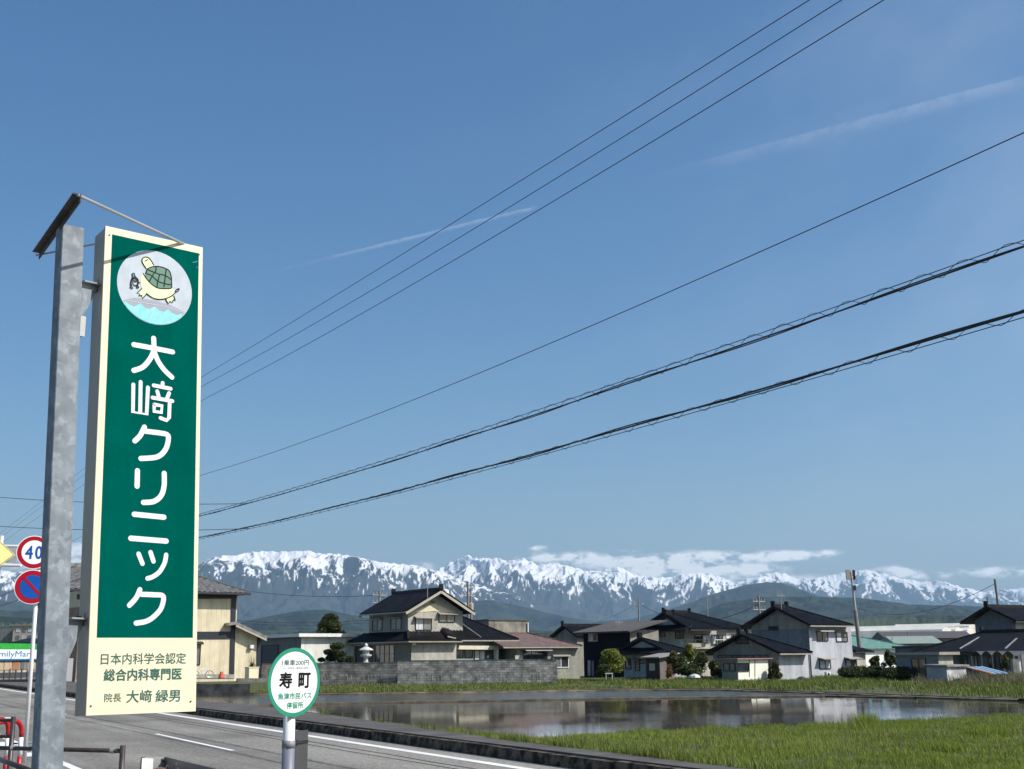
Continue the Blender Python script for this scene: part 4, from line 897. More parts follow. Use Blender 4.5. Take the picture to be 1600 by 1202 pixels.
lean_roof(h, [h.A(699, 993, -1.3), h.A(712, 996, -1.3), h.W(0, 1.8, h.z(0, 1.8, 975)), h.W(h.a(684, 1.8), 1.8, h.z(h.a(684, 1.8), 1.8, 975))], ROOFB, 'side_roof')
patch(h, 'A', [(711, 1009), (773, 1009.5), (773, 1015.5), (710, 1015)], 0, .7, mat('pale_awning', (.62, .58, .46), .6), 'awning')
patch(h, 'A', [(778, 1009), (803, 1009), (803, 1012.5), (778, 1012.5)], 0, .8, GUT, 'porch_awning')
window(h, 'A', 713, 723, 1016.5, 1027, 0, 1, panes=[GLASSM]); window(h, 'A', 726.5, 737.5, 1016.5, 1027, 0, 1, panes=[GLASSM])
window(h, 'A', 741.5, 757, 1017, 1031, 0, 2, panes=[CURT, CURT]); window(h, 'A', 760, 769.5, 1017, 1031, 0, 2, panes=[GLASS, GLASS], name='door')
window(h, 'A', 780, 791, 1015, 1040, 0, 1, panes=[GLASS], name='entrance_door')
patch(h, 'A', [(771, 1015.6), (773, 1015.6), (773, 1036), (771, 1036)], 0, .6, WHITE, 'porch_post')
# ---- brown metal roofed house
h = House('brown_roof_house', 'grey stuccoed low house with brown ribbed metal roof at the end of the block wall', 'house', 808, 112)
aW = h.a(905.5); D = 7; ze = h.z(0, -.6, 1009.5); zr = h.z(h.a(850, D/2), D/2, 989.5)
body(h, 0, aW, 0, D, ze-.05, OLIVE)
gable_roof(h, 'a', -.6, D+.6, -2, h.a(910.5, -.6), ze-.05, zr, ROOFBR, gut=GUT, hip1=3.6, pitch=.45, metal=True)
window(h, 'A', 865, 887, 1026.5, 1042.5, 0, 2, panes=[GLASSM, GLASS], frame=WHITE, hood=GUT, hoodd=.3)
window(h, 'A', 818, 854, 1018, 1031, 0, 3, pane=GLASS, hood=FRAMEL, hoodd=.7, name='window')
patch(h, 'A', [(804, 1024), (816, 1024), (816, 1036), (804, 1036)], 0, .1, BEIGE, 'wall_patch')
# ---- weathered corrugated shed behind
h = House('corrugated_building', 'weathered brown corrugated building with flat top behind the brown metal roof', 'building', 764, 124)
zt = h.z(0, 0, 969.5); aE = h.a(826.5); body(h, 0, aE, 0, 5, zt, RUST)
mb = MB(); mb.box(h.W(-.1, -.1, zt), PD*(aE+.3), RD*5.2, Vector((0, 0, .12))); mb.build('roof', ROOFD, h.t)
pipe(h, [h.W(aE-.2, -.12, zt-.2), h.W(aE-.2, -.12, h.zb)], .08, WHITE, 'downpipe')
# ---- small house further back
h = House('small_gable_house', 'small grey gabled house with dark tiled roof far behind, left of the black house', 'house', 902, 136)
D = h.b(868); ze = h.z(0, 0, 993); zr = h.z(-.3, D/2, 977.5)
gbody(h, 'a', 0, D, 0, 10, ze, zr-.3, TANW); gable_roof(h, 'a', -.5, D+.5, -.5, 10.5, ze-.1, zr, ROOFB, gutters=False)
# ---- black two-storey house
h = House('black_house', 'boxy two-storey black clad house with low grey roof and one small upper window', 'house', 985.5, 122)
bL = h.b(912.5); aE = h.a(1030); zt = h.z(0, 0, 984.5)
body(h, 0, aE, 0, bL, zt, TANW); sw = MB(); sw.box(h.W(-.04, .0, h.zb), PD*.03, RD*bL, Vector((0, 0, zt-h.zb))); sw.build('side_wall', DARKW, h.t)
zr = h.z(5, bL/2, 966.5); mb = MB()
lean_roof(h, [h.W(-.8, bL+.8, zt-.1), h.W(-.8, -.8, zt-.1), h.W(aE+.5, -.8, zt+1.0), h.W(aE+.5, bL+.8, zt+1.0)], ROOFD, metal=True, pitch=.5, gut=GUTD)
window(h, 'B', 920.5, 933.5, 990.5, 1001.5, -.04, 2, panes=[GLASS, CURT], frame=FRAMEL)
patch(h, 'B', [(919, 1032), (923, 1032), (923, 1056), (919, 1056)], -.04, .05, PALEB, 'door_panel')
window(h, 'B', 924.5, 929, 1033, 1056, -.04, 1, pane=mat('grey_door', (.2, .22, .28), .5), name='door')
patch(h, 'A', [(1005, 1003), (1011.5, 1003), (1011.5, 1008), (1005, 1008)], 0, .3, WHITE, 'air_conditioner')
# ---- low white house in the centre: gable side towards the camera's left, in shade
h = House('low_gable_house', 'low pale house with black tiled gable roof half hidden by garden trees in the centre', 'house', 1040, 110)
bL = h.b(974); aE = h.a(1076); ze = h.z(0, -.6, 1018); xr = bL/2; zr = h.z(-.5, xr, 997)
gbody(h, 'a', 0, bL, 0, .4, ze, ze+(zr-ze)*.85, PALEB, 'side_wall'); body(h, .4, aE, 0, bL, ze, PALEB)
gable_roof(h, 'a', -.9, bL+.9, -.6, h.a(1080, -.6), ze-.06, zr, ROOFB, gut=GUTD, hip1=3.0)
zk = h.z(0, 0, 1012)
lean_roof(h, [h.W(-1.2, bL+.9, ze-.15), h.W(-1.2, -.9, ze-.15), h.W(-.02, -.6, zk), h.W(-.02, bL+.6, zk)], ROOFB, 'skirt_roof', gut=GUTD)
window(h, 'B', 993, 999.5, 1033, 1047.5, 0, 1, pane=GLASS, name='door', hood=GUT, hoodd=.3); window(h, 'B', 978, 986, 1030, 1045, 0, 1, pane=GLASS); window(h, 'B', 1001, 1010, 1028, 1036, 0, 2, pane=GLASSM)
# ---- dark brown shed
h = House('brown_shed', 'dark brown garden shed with pale lean-to roof beside the bushes', 'shed', 1030.5, 106)
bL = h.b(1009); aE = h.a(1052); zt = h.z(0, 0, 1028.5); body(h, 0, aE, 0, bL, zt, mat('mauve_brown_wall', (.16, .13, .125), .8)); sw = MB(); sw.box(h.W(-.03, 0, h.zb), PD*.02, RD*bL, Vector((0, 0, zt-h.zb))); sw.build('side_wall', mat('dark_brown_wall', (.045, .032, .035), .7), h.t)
mb = MB(); mb.prism([h.W(-.4, -.4, zt), h.W(aE+.4, -.4, zt+.35), h.W(aE+.4, -.4, zt+.45), h.W(-.4, -.4, zt+.1)], RD*(bL+.8)); mb.build('roof', GUT, h.t)
window(h, 'B', 1016, 1023.5, 1038, 1047, -.03, 3, pane=CURT, frame=FRAMEL)
# ---- two-storey house with balcony
h = House('balcony_house', 'pale two-storey tiled house with laundry hanging on its upper balcony', 'house', 1077, 124)
bL = h.b(1021); aE = 0.0; D = bL; ze = h.z(0, -.6, 982.5); xr = bL/2; zr = h.z(-.5, xr, 960)
gbody(h, 'a', 1.2, bL, 0, .4, ze, ze+(zr-ze)*.86, PALEB, 'side_wall'); aB = h.a(1134); body(h, .4, aB, 1.2, bL, ze, BEIGE)
gable_roof(h, 'a', -.9, bL+.9, -.6, h.a(1133, -.6), ze-.06, zr, ROOFB, gut=GUTD, hip1=4.0)
zk = h.z(0, 0, 976)
lean_roof(h, [h.W(-1.1, bL+.9, ze-.12), h.W(-1.1, -.9, ze-.12), h.W(-.02, -.6, zk), h.W(-.02, bL+.6, zk)], ROOFB, 'skirt_roof', gut=GUTD)
window(h, 'B', 1024.5, 1039, 986.5, 994.5, 0, 2, pane=GLASS); window(h, 'B', 1056, 1069, 985.5, 997.5, 0, 2, pane=GLASS, grille=3)
mb = MB(); zb1, zb2 = h.z(aE, 0, 1014), h.z(aE, 0, 1000); mb.box(h.W(aE, .1, zb1), PD*(aB-aE), RD*1.1, Vector((0, 0, .15))); mb.box(h.W(aE, .05, zb1+.15), PD*(aB-aE)*.35, RD*.06, Vector((0, 0, zb2-zb1-.5))); mb.build('balcony', BEIGE, h.t)
mb = MB(); mb.tube([h.W(aE, .1, zb2), h.W(aB, .1, zb2)], .03, 5)
for k in range(6): mb.tube([h.W(aE+(aB-aE)*k/5, .1, zb1), h.W(aE+(aB-aE)*k/5, .1, zb2)], .025, 5)
mb.build('railing', FRAMEL, h.t)
mb = MB(); zc = h.z(aE, 0, 984); mb.prism([h.W(aE, -.3, zc-.1), h.W(aE, 1.3, zc+.2), h.W(aE, 1.3, zc+.3), h.W(aE, -.3, zc)], PD*(aB-aE)*.85); mb.build('balcony_roof', TANW, h.t)
window(h, 'A', 1086, 1095.5, 992.5, 1003, 1.2, 1, pane=GLASS); window(h, 'A', 1098, 1107, 992.5, 1004, 1.2, 1, pane=GLASS); window(h, 'A', 1112, 1128, 992.5, 1008, 1.2, 3, pane=GLASS)
rl = random.Random(3)
for k, (px, c_) in enumerate(((1099, (.75, .75, .75)), (1105, (.6, .62, .66)), (1113.5, (.78, .78, .76)), (1109, (.3, .33, .38)))):
    P_ = h.A(px, 994, .2); P2 = h.A(px+3.0, 1004+k, .2); mb = MB(); x_ = PD*.05
    vs = []; ww = .5
    for j in range(5):
        z_ = P_.z-(P_.z-P2.z)*j/4; 
        for i in range(4): q = h.W(0, 0, 0)*0+Vector((P_.x, P_.y, z_))+PD*(ww*i/3)*(1-.4*j/4)+RD*(.05*math.sin(i*2.1+j)); vs.append(q)
    mb.add(vs, [(j*4+i, j*4+i+1, (j+1)*4+i+1, (j+1)*4+i) for j in range(4) for i in range(3)])
    tag(mb.build('laundry', mat('laundry_%s' % ('white', 'pale', 'cream', 'slate')[k], c_, .9)), ('white towel hanging leftmost on the balcony rail', 'pale grey cloth hanging beside the leftmost white towel', 'cream cloth hanging farthest right on the balcony', 'slate coloured garment hanging between the pale cloths')[k], 'laundry', 'laundry drying on the balcony')
# ---- tiled roof house behind the balcony house
h = House('rear_tiled_house', 'dark tiled two-storey house partly hidden behind the balcony house', 'house', 1095, 140)
D = 8; ze = h.z(0, -.6, 981); aE = h.a(1160); zr = h.z(h.a(1100, D/2), D/2, 957.5); body(h, 0, aE, 0, D, ze, BEIGE)
gable_roof(h, 'a', -.7, D+.7, h.a(1083, -.7), h.a(1176, -.7), ze-.05, zr, ROOFB, gutters=False, hip1=5.5)
window(h, 'A', 1135, 1147, 990, 997, 0, 2, panes=[CURT, GLASS], frame=WHITE)
# ---- grey two-storey house right
h = House('grey_house', 'two-storey house with dark gable side and pale blue-grey front with four shuttered windows', 'house', 1266, 110)
aE = h.a(1332); bL = h.b(1176); ze = h.z(0, -.7, 975.5); xr = bL/2; zr = h.z(-.4, xr, 948)
gbody(h, 'a', 0, bL, 0, .5, ze, ze+(zr-ze)*.88, SLATE, 'side_wall'); body(h, .5, aE, .0, bL, ze, LILAC, 'wall')  # slate gable beside pale front: shade of the gable side put into its colour
fr_ = MB(); fr_.box(h.W(.02, -.02, h.zb), PD*(aE-.04), RD*.018, Vector((0, 0, ze-h.zb))); fr_.build('front_wall', LILAC, h.t)
up_ = MB(); ml = MB()
ml.prism([h.W(-.03, 0.05, h.z(0, 0, 982)), h.W(-.03, bL-.05, h.z(0, 0, 982)), h.W(-.03, bL-.05, ze-.05), h.W(-.03, xr, zr-.55), h.W(-.03, .05, ze-.05)], PD*.025); ml.build('gable_panel', TANW, h.t)
gable_roof(h, 'a', -.8, bL+.8, -.7, h.a(1337, -.8), ze-.08, zr, ROOFB, gut=GUT, hip1=4.2)
window(h, 'B', 1202, 1215.5, 979.5, 984.5, -.03, 2, pane=GLASS)
window(h, 'A', 1277, 1292, 988, 1001, -.02, 2, pane=GLASS, hood=LILAC, hoodd=.7, panes=[GLASS, GLASSM])
window(h, 'A', 1307, 1322.5, 989, 1002, -.02, 2, panes=[CURT, GLASSM], hood=GUT, hoodd=.15, grille=1)
window(h, 'A', 1281, 1296, 1031.5, 1044.5, -.02, 2, panes=[CURT, CURT], hood=GUT, hoodd=.7); window(h, 'A', 1322, 1337, 1031, 1043, -.02, 2, panes=[CURT, GLASSM], hood=GUT, hoodd=.7)
acp = h.A(1295.5, 1057, -.7); ac = thing('air_conditioner', 'white outdoor air conditioner unit at the foot of the pale blue-grey wall', 'air conditioner', Vector((acp.x, acp.y, onz(acp, 1057.5))))
zz = onz(acp, 1057.5); zt2 = onz(acp, 1050); mb = MB(); mb.box(Vector((acp.x, acp.y, zz))-PD*.28, PD*.56, RD*.3, Vector((0, 0, zt2-zz))); mb.build('casing', WHITE, ac)
mb = MB(); cc = Vector((acp.x, acp.y, (zz+zt2)/2))-RD*.01-PD*.05; pts = [cc+PD*.14*math.cos(a_)+Vector((0, 0, .15*math.sin(a_))) for a_ in np.linspace(0, 6.283, 13)[:-1]]; mb.prism(pts, -RD*.03); mb.build('fan_grille', FRAME, ac)
# ---- lower wing with gable, in front
h = House('gabled_wing_house', 'low dark gabled house with black tiled roof joined before the pale blue-grey house', 'house', 1216, 102)
aE = h.a(1265); bL = h.b(1114); ze = h.z(0, -.6, 1019.5); xr = bL/2; zr = h.z(-.4, xr*1.0, 990.5)
gbody(h, 'a', 0, bL, 0, .4, ze, ze+(zr-ze)*.88, OLIVE, 'side_wall'); body(h, .4, aE, 0, bL, ze, LILAC)  # gable side coloured darker than the sunlit front, painting in its shade
fr_ = MB(); fr_.box(h.W(.0, -.02, h.zb), PD*(aE), RD*.018, Vector((0, 0, ze-h.zb))); fr_.build('front_wall', LILAC, h.t)
gable_roof(h, 'a', -.7, bL+.7, -.6, h.a(1270, -.7), ze-.06, zr, ROOFB, gut=GUT, hip1=3.2)
window(h, 'B', 1150, 1169, 1000, 1005.5, 0, 2, pane=GLASS); window(h, 'B', 1123, 1200, 1024.5, 1027.5, 0, 7, pane=GLASSM, frame=FRAME)
pipe(h, [h.W(aE-.1, -.12, ze-.1), h.W(aE-.1, -.12, h.zb)], .06, GUTD, 'downpipe')
# ---- cream sunroom hut
h = House('cream_hut', 'small cream panelled hut with reddish roof edge and dark windows before the gabled wing', 'hut', 1152, 99)
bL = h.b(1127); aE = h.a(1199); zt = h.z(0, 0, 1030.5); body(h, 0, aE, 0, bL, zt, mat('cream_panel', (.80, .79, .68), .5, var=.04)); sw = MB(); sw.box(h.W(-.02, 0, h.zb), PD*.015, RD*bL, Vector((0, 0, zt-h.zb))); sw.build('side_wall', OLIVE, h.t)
mb = MB(); mb.box(h.W(-.3, -.3, zt), PD*(aE+.6), RD*(bL+.6), Vector((0, 0, .08))); mb.build('roof', mat('reddish_roof_edge', (.30, .16, .13), .6), h.t)
window(h, 'A', 1153.5, 1169, 1037, 1048, 0, 1, panes=[GLASS]); window(h, 'B', 1131.5, 1149, 1037, 1048, -.02, 2, pane=GLASSM)
for px in (1170.5, 1179): patch(h, 'A', [(px, 1031), (px+.7, 1031), (px+.7, 1058), (px, 1058)], 0, .02, FRAME, 'panel_joint')
# ---- phone mast
q0 = atY(1341, 1012, 126); q1 = q0.copy(); tp = atY(1329.5, 893, 126.0); lo_ = Vector((q0.x+.25, q0.y, ZL)); tp = Vector((tp.x, tp.y, tp.z))
ms = thing('antenna_mast', 'tall leaning grey antenna mast topped by panel antennas right of the grey house', 'mast', lo_)
mb = MB(); k1 = lo_.lerp(tp, .62); k2 = lo_.lerp(tp, .85)
mb.tube([lo_, k1], [.26, .2], 10); mb.build('pole', POLEC, ms); mb = MB(); mb.tube([k1, k2, tp], [.15, .12, .09], 8); mb.build('upper_pole', STEELG, ms)
for dx, w_, hh, yy_ in ((-.32, .42, 1.05, 0), (.32, .22, 1.0, .1)):
    mb = MB(); c = tp+Vector((dx, yy_, -.35)); mb.box(c-Vector((w_/2, .1, hh*.5)), Vector((w_, 0, 0)), Vector((0, .25, 0)), Vector((0, 0, hh))); mb.build('panel_antenna', CASE if dx < 0 else GUTD, ms)
mb = MB(); mb.box(tp+Vector((.05, 0, -.75)), Vector((.5, 0, 0)), Vector((0, .2, 0)), Vector((0, 0, .25))); mb.box(tp+Vector((-.5, 0, -.1)), Vector((1.0, 0, 0)), Vector((0, .08, 0)), Vector((0, 0, .08))); mb.build('bracket', STEELG, ms)
mb = MB(); mb.box(k2+Vector((.02, -.2, -.4)), Vector((.28, 0, 0)), Vector((0, .2, 0)), Vector((0, 0, .5))); mb.build('equipment_box', GUTD, ms)
# ---- low side roof beside the mast, green roof, white wall
h = House('annex', 'small dark tiled annex beside the foot of the leaning mast', 'annex', 1336, 118)
aE = h.a(1352); ze = h.z(0, 0, 1018); body(h, 0, aE, 0, 4, ze, GREYW); lean_roof(h, [h.W(-.5, -.5, ze), h.W(aE+.8, -.5, ze), h.W(aE-.4, 3, h.z(0, 3, 1004)), h.W(-.3, 3, h.z(0, 3, 1004))], ROOFB, gut=GUTD)
h = House('green_roof_building', 'low building with sea green metal roof behind the leaning mast', 'building', 1330, 150)
aE = h.a(1420); D = 12; ze = h.z(0, 0, 1013); zr = h.z(h.a(1375, D/2), D/2, 991.5); body(h, 0, aE, 0, D, ze, WHITE)
gable_roof(h, 'a', -.6, D+.6, -1, aE+.8, ze-.05, zr, ROOFGR, gutters=False, metal=True, pitch=.6, hip1=6)
# greenhouses and sheds in the distance
GH = mat('greenhouse_film', (.62, .60, .52), .5, var=.15, scale=.3, stretch=(1, 1, 1))
rr = random.Random(17)
labs = ('long pale plastic greenhouse, farthest right behind the dark tiled roofs', 'pale plastic greenhouse row in the middle of the greenhouses', 'pale plastic greenhouse nearest the leaning mast')
for k, (xa, xb, y0, y1, Yd) in enumerate(((1400, 1680, 975, 986, 420), (1330, 1520, 978.5, 990, 360), (1290, 1480, 983, 994, 300))):
    a_, b_ = atY(xa, y1, Yd), atY(xb, y1, Yd*.93); zt_ = onz(a_, y0+1); zb_ = onz(a_, 1012); t_ = thing('greenhouse', labs[k], 'greenhouse', Vector((a_.x, a_.y, -1)), 'pale greenhouses on the plain')
    d = Vector((b_.x-a_.x, b_.y-a_.y, 0)); nb = 6; dn = d.normalized(); nn_ = Vector((-dn.y, dn.x, 0))
    for j in range(nb):
        q = Vector((a_.x, a_.y, 0))+nn_*j*7; prof = [(-3.4, -1.2), (-3.4, zt_*.7), (-2.2, zt_*.92), (0, zt_), (2.2, zt_*.92), (3.4, zt_*.7), (3.4, -1.2)]
        mb = MB(); mb.prism([q+nn_*x+Vector((0, 0, z_)) for x, z_ in prof], d); mb.build('bay', GH, t_)
for k, (xa, xb, y0, y1, Yd, m_, lb) in enumerate(((1385, 1520, 989.5, 998, 210, ROOFD, 'long low shed with weathered grey-brown roof before the greenhouses'), (1400, 1470, 997, 1006, 175, mat('sage_metal', (.22, .28, .24), .6), 'low sage green shed behind the flat grey annex'))):
    a_, b_ = atY(xa, y1, Yd), atY(xb, y1, Yd); zt_ = onz(a_, y0); zm = onz(a_, y1); t_ = thing('shed', lb, 'shed', Vector((a_.x, a_.y, -1)))
    L_ = b_.x-a_.x; mb = MB(); mb.box(Vector((a_.x, a_.y, -1)), Vector((L_, 0, 0)), Vector((0, 8, 0)), Vector((0, 0, zm+1))); mb.build('wall', TANW, t_)
    mb = MB(); mb.prism([Vector((a_.x-.3, a_.y-.5, zm)), Vector((a_.x-.3, a_.y+4, zt_+.3)), Vector((a_.x-.3, a_.y+8.5, zm))], Vector((L_+.6, 0, 0))); mb.build('roof', m_, t_)
# ---- big dark house at the right edge
h = House('large_dark_house', 'large house with blank slate gable, black tiled roofs and pale front at the right edge', 'house', 1588, 112)
bL = h.b(1527.5); ze = h.z(0, -.6, 968); xr = bL/2; zr = h.z(-.6, xr, 948)
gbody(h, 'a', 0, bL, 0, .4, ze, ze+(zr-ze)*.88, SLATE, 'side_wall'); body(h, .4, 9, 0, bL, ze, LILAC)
gable_roof(h, 'a', -.9, bL+.9, -1.0, 10, ze-.15, zr, ROOFB, gut=GUTD)
window(h, 'A', 1597.5, 1612, 984, 996, 0, 2, pane=GLASS)
# lower roofs in front of it: ridge runs away to the left, so the shaded slope faces the camera
h = House('tiled_roof_annex', 'long single-storey annex with black ribbed tile roof and silver flashings at the right edge', 'annex', 1590, 99)
aE = 7.0; bL = h.b(1436); ze = h.z(-.8, 0, 1017.5); zr = h.z(aE/2, h.b(1480), 989); body(h, 0, aE, 0, bL, ze, mat('shaded_grey_wall', (.16, .165, .165), .85)); fr_ = MB(); fr_.box(h.W(.02, -.02, h.zb), PD*(aE-.04), RD*.018, Vector((0, 0, ze-h.zb))); fr_.build('front_wall', LILAC, h.t)  # dark body colour holds the shade of the left face; front_wall is the lit tone
gable_roof(h, 'b', -.8, aE+.8, -1.2, h.b(1423.5, -.8), ze-.05, zr, ROOFB, gut=GUTD, hip1=4.3, pitch=.34)
n_ = (Vector((0, 0, 1))*(aE/2+.8)-PD*(zr-ze+.05)).normalized(); Q_ = h.W(-.8, 0, ze-.05)
for (x0_, y0_, x1_, y1_) in ((1530, 997, 1500, 1015), (1589, 999, 1571, 1015)):
    p = onplane(x0_, y0_, Q_, n_); q = onplane(x1_, y1_, Q_, n_); mb = MB(); mb.bar(p+n_*.08, q+n_*.08, .14, .05); mb.build('flashing', FRAMEL, h.t)
for (x0_, x1_, p_) in ((1500, 1512, GLASS), (1518, 1528, GLASSM), (1545, 1556, GLASS), (1562, 1575, GLASS)): window(h, 'B', x0_, x1_, 1026, 1044, 0, 2, pane=p_, name='sliding_door')
h = House('carport', 'low carport with arched smoky roof panels before the dark annex', 'carport', 1584, 94)
bL = h.b(1516); zt = h.z(0, 0, 1024.5); n_ = 4
for k in range(n_):
    x0_ = bL*k/n_; x1_ = bL*(k+1)/n_; mb = MB(); pts = [h.W(0, x0_+(x1_-x0_)*j/8, zt+.35*math.sin(math.pi*j/8)+.004*k) for j in range(9)]
    mb.prism(pts+[p-Vector((0, 0, .04)) for p in reversed(pts)], PD*2.4); mb.build('roof_panel', mat('smoky_panel', (.05, .048, .045), .3), h.t)
for k in range(n_+1):
    mb = MB(); q = h.W(.05, min(max(bL*k/n_, .05), bL-.05), 0); mb.tube([Vector((q.x, q.y, -1)), Vector((q.x, q.y, zt))], .05, 6); mb.build('post', GUT, h.t)
p = atY(1583, 1038, 92); mb = MB(); mb.box(Vector((p.x, p.y, -.6)), Vector((.45, 0, 0)), Vector((0, .45, 0)), Vector((0, 0, onz(p, 1030)+.6))); tag(mb.build('gate_pillar', CONC), 'pale square gate pillar before the carport at the right', 'pillar')
p = atY(1597, 1038, 90); mb = MB(); mb.box(Vector((p.x, p.y, -.6)), Vector((.22, 0, 0)), Vector((0, .2, 0)), Vector((0, 0, onz(p, 1022)+.6))); tag(mb.build('gate_post', CONC), 'tall slim pale post at the extreme right edge by the weeds', 'post')
tree('garden_bush', 'yellowish garden plant between the carport posts and the pale pillar', 1573, 1024, 1042, 12, 91, LMID, cat='bush', n=700, size=.16, seed=91, clumps=8, trunk=False, group='garden bushes before the houses')
# flat grey annex, left of it
h = House('flat_roof_annex', 'small grey flat-roofed annex with dark sliding door behind the white metal shed', 'annex', 1466, 95)
bL = h.b(1400); aE = h.a(1488); zt = h.z(0, 0, 1023.5); body(h, 0, aE, 0, bL, zt, BEIGE); sw = MB(); sw.box(h.W(-.02, 0, h.zb), PD*.015, RD*bL, Vector((0, 0, zt-h.zb))); sw.build('side_wall', siding('shaded_side_siding', (.19, .21, .235), RD, .3, .6), h.t)  # darker siding paints in shade on the face away from the sun
mb = MB(); mb.box(h.W(-.4, -.4, zt), PD*(aE+.8), RD*(bL+.8), Vector((0, 0, .22))); mb.build('roof', GUT, h.t)
window(h, 'B', 1425, 1448, 1030.5, 1056, -.02, 2, pane=GLASS, name='sliding_door')
# second low grey roof line further left
h = House('slate_box_building', 'plain slate coloured flat building behind the trimmed hedge', 'building', 1470, 106)
bL = h.b(1399); zt = h.z(0, 0, 1012); body(h, 0, 4, 0, bL, zt, SLATE); mb = MB(); mb.box(h.W(-.2, -.2, zt), PD*4.4, RD*(bL+.4), Vector((0, 0, .18))); mb.build('roof', GUTD, h.t)
# ---- metal shed in the weeds
h = House('metal_shed', 'weathered white and grey corrugated metal shed standing in tall dry weeds', 'shed', 1477.5, 88)
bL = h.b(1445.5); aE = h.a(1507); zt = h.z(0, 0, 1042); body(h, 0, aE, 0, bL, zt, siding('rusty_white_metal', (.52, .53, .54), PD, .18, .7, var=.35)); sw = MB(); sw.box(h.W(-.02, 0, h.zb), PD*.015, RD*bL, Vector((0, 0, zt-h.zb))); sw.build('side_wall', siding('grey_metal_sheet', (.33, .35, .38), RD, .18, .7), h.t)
mb = MB(); mb.prism([h.W(-.2, -.2, zt), h.W(aE+.2, -.2, zt), h.W(aE+.2, bL+.2, zt+.05), h.W(-.2, bL+.2, zt+.05)], Vector((0, 0, .12))); mb.build('roof', TANW, h.t)
h = House('tarp_shed', 'low lean-to shed roofed with blue and rust red sheets beside the metal shed', 'shed', 1541, 87)
bL = h.b(1508); aE = h.a(1560); zt = h.z(0, 0, 1053.5); zt2 = h.z(0, bL, 1041); body(h, 0, aE, 0, bL*.9, zt-.1, siding('dull_blue_metal', (.17, .21, .24), PD, .2, .6))
for k in range(6):
    m_ = (mat('rust_red_sheet', (.38, .12, .06), .7, var=.3), mat('sky_blue_sheet', (.22, .36, .48), .5, var=.2), mat('faded_blue_sheet', (.08, .12, .2), .6, var=.3))[(0, 1, 2, 1, 2, 1)[k]]
    mb = MB(); f0, f1 = k/6, (k+1)/6-.01
    P0_, P1_ = h.W(-.3, bL, zt2+.5), h.W(aE+.3, bL*.2, zt+.1); 
    a_ = h.W(-.3+(aE+.6)*f0, bL*.95, zt2-.1); b_ = h.W(-.3+(aE+.6)*f1, bL*.95, zt2-.1); c_ = h.W(-.3+(aE+.6)*f1, -.4, zt); d_ = h.W(-.3+(aE+.6)*f0, -.4, zt)
    mb.prism([a_, b_, c_, d_], Vector((0, 0, .06+.012*(k % 2)))); mb.build('roof_sheet', m_, h.t)
# ---- gardens
tree('garden_tree', 'rounded yellow-green tree in front of the black house', 957, 1014, 1048, 44, 106, LYEL, n=7500, size=.19, seed=23, clumps=40)
tree('garden_tree', 'bright green small tree rising out of the bushes below the balcony', 1078, 1005, 1034, 22, 108, LYEL, n=2200, size=.18, seed=22, clumps=12, shape='ball')
for k, (px, y0, y1, w_, m_, lb) in enumerate(((946, 1040, 1054, 30, LDARK, 'low dark undergrowth round the foot of the yellow-green tree'), (1052, 1018, 1040, 28, LOLIVE, 'bronze-green bush left of the bright small tree'), (1064, 1026, 1052, 34, LMID, 'broad green bush beside the brown shed'), (1096, 1018, 1050, 34, LMID, 'dark loose bush below the balcony house'), (1117, 1028, 1054, 22, LOLIVE, 'olive bush just left of the cream hut'), (1081, 1036, 1056, 44, LDARK, 'low dark bush at the foot of the bright small tree'), (1046, 1040, 1055, 12, mat('reddish_leaf', (.22, .12, .03), .7), 'small orange-brown bush at the corner of the brown shed'), (1213, 1035, 1057, 18, LOLIVE, 'wispy brownish bush right of the cream hut'), (1206, 1043, 1058, 14, LDARK, 'small dark bush against the cream hut'))):
    tree('garden_bush', lb, px, y0, y1+3, w_, 104-k*.5, m_, cat='bush', n=2200, size=.16, seed=60+k, clumps=12, trunk=False, group='garden bushes before the houses')
tree('garden_tree', 'dark small conifer behind the trimmed hedge, right of the mast', 1391, 1017, 1042, 26, 108, LDARK, n=2400, size=.16, seed=75, clumps=14)
tree('garden_bush', 'light green bush behind the trimmed hedge', 1368, 1022, 1046, 18, 103, LMID, cat='bush', n=1500, size=.16, seed=76, clumps=10, trunk=False, group='garden bushes before the houses')
def hedge(label, x0, x1, y0, y1, Yd, seed, dp=1.6):
    rr = random.Random(seed); a_, b_ = atY(x0, y1, Yd), atY(x1, y1, Yd); zt_, zb_ = onz(a_, y0), onz(a_, y1)
    t_ = thing('hedge', label, 'hedge', Vector((a_.x, a_.y, zb_)), 'trimmed hedges'); mb = MB(); L_ = b_.x-a_.x; k = 0
    while k < L_:
        c = Vector((a_.x+min(max(k, .6), L_-.6), a_.y+rr.uniform(0, .4), (zt_+zb_)/2)); e = 1-.25*abs(k/L_-.5)
        leaves(mb, c, (.9, dp/2, (zt_-zb_)/2*e), 900, .12, rr, shell=.7); k += .5
    mb.build('foliage', LDARK, t_); return t_
hedge('long clipped dark green hedge before the green-roofed building', 1316, 1384, 1040, 1061, 99, 5)
hedge('rounded clipped hedge end nearest the white metal shed', 1384, 1428, 1041, 1063, 97, 6)
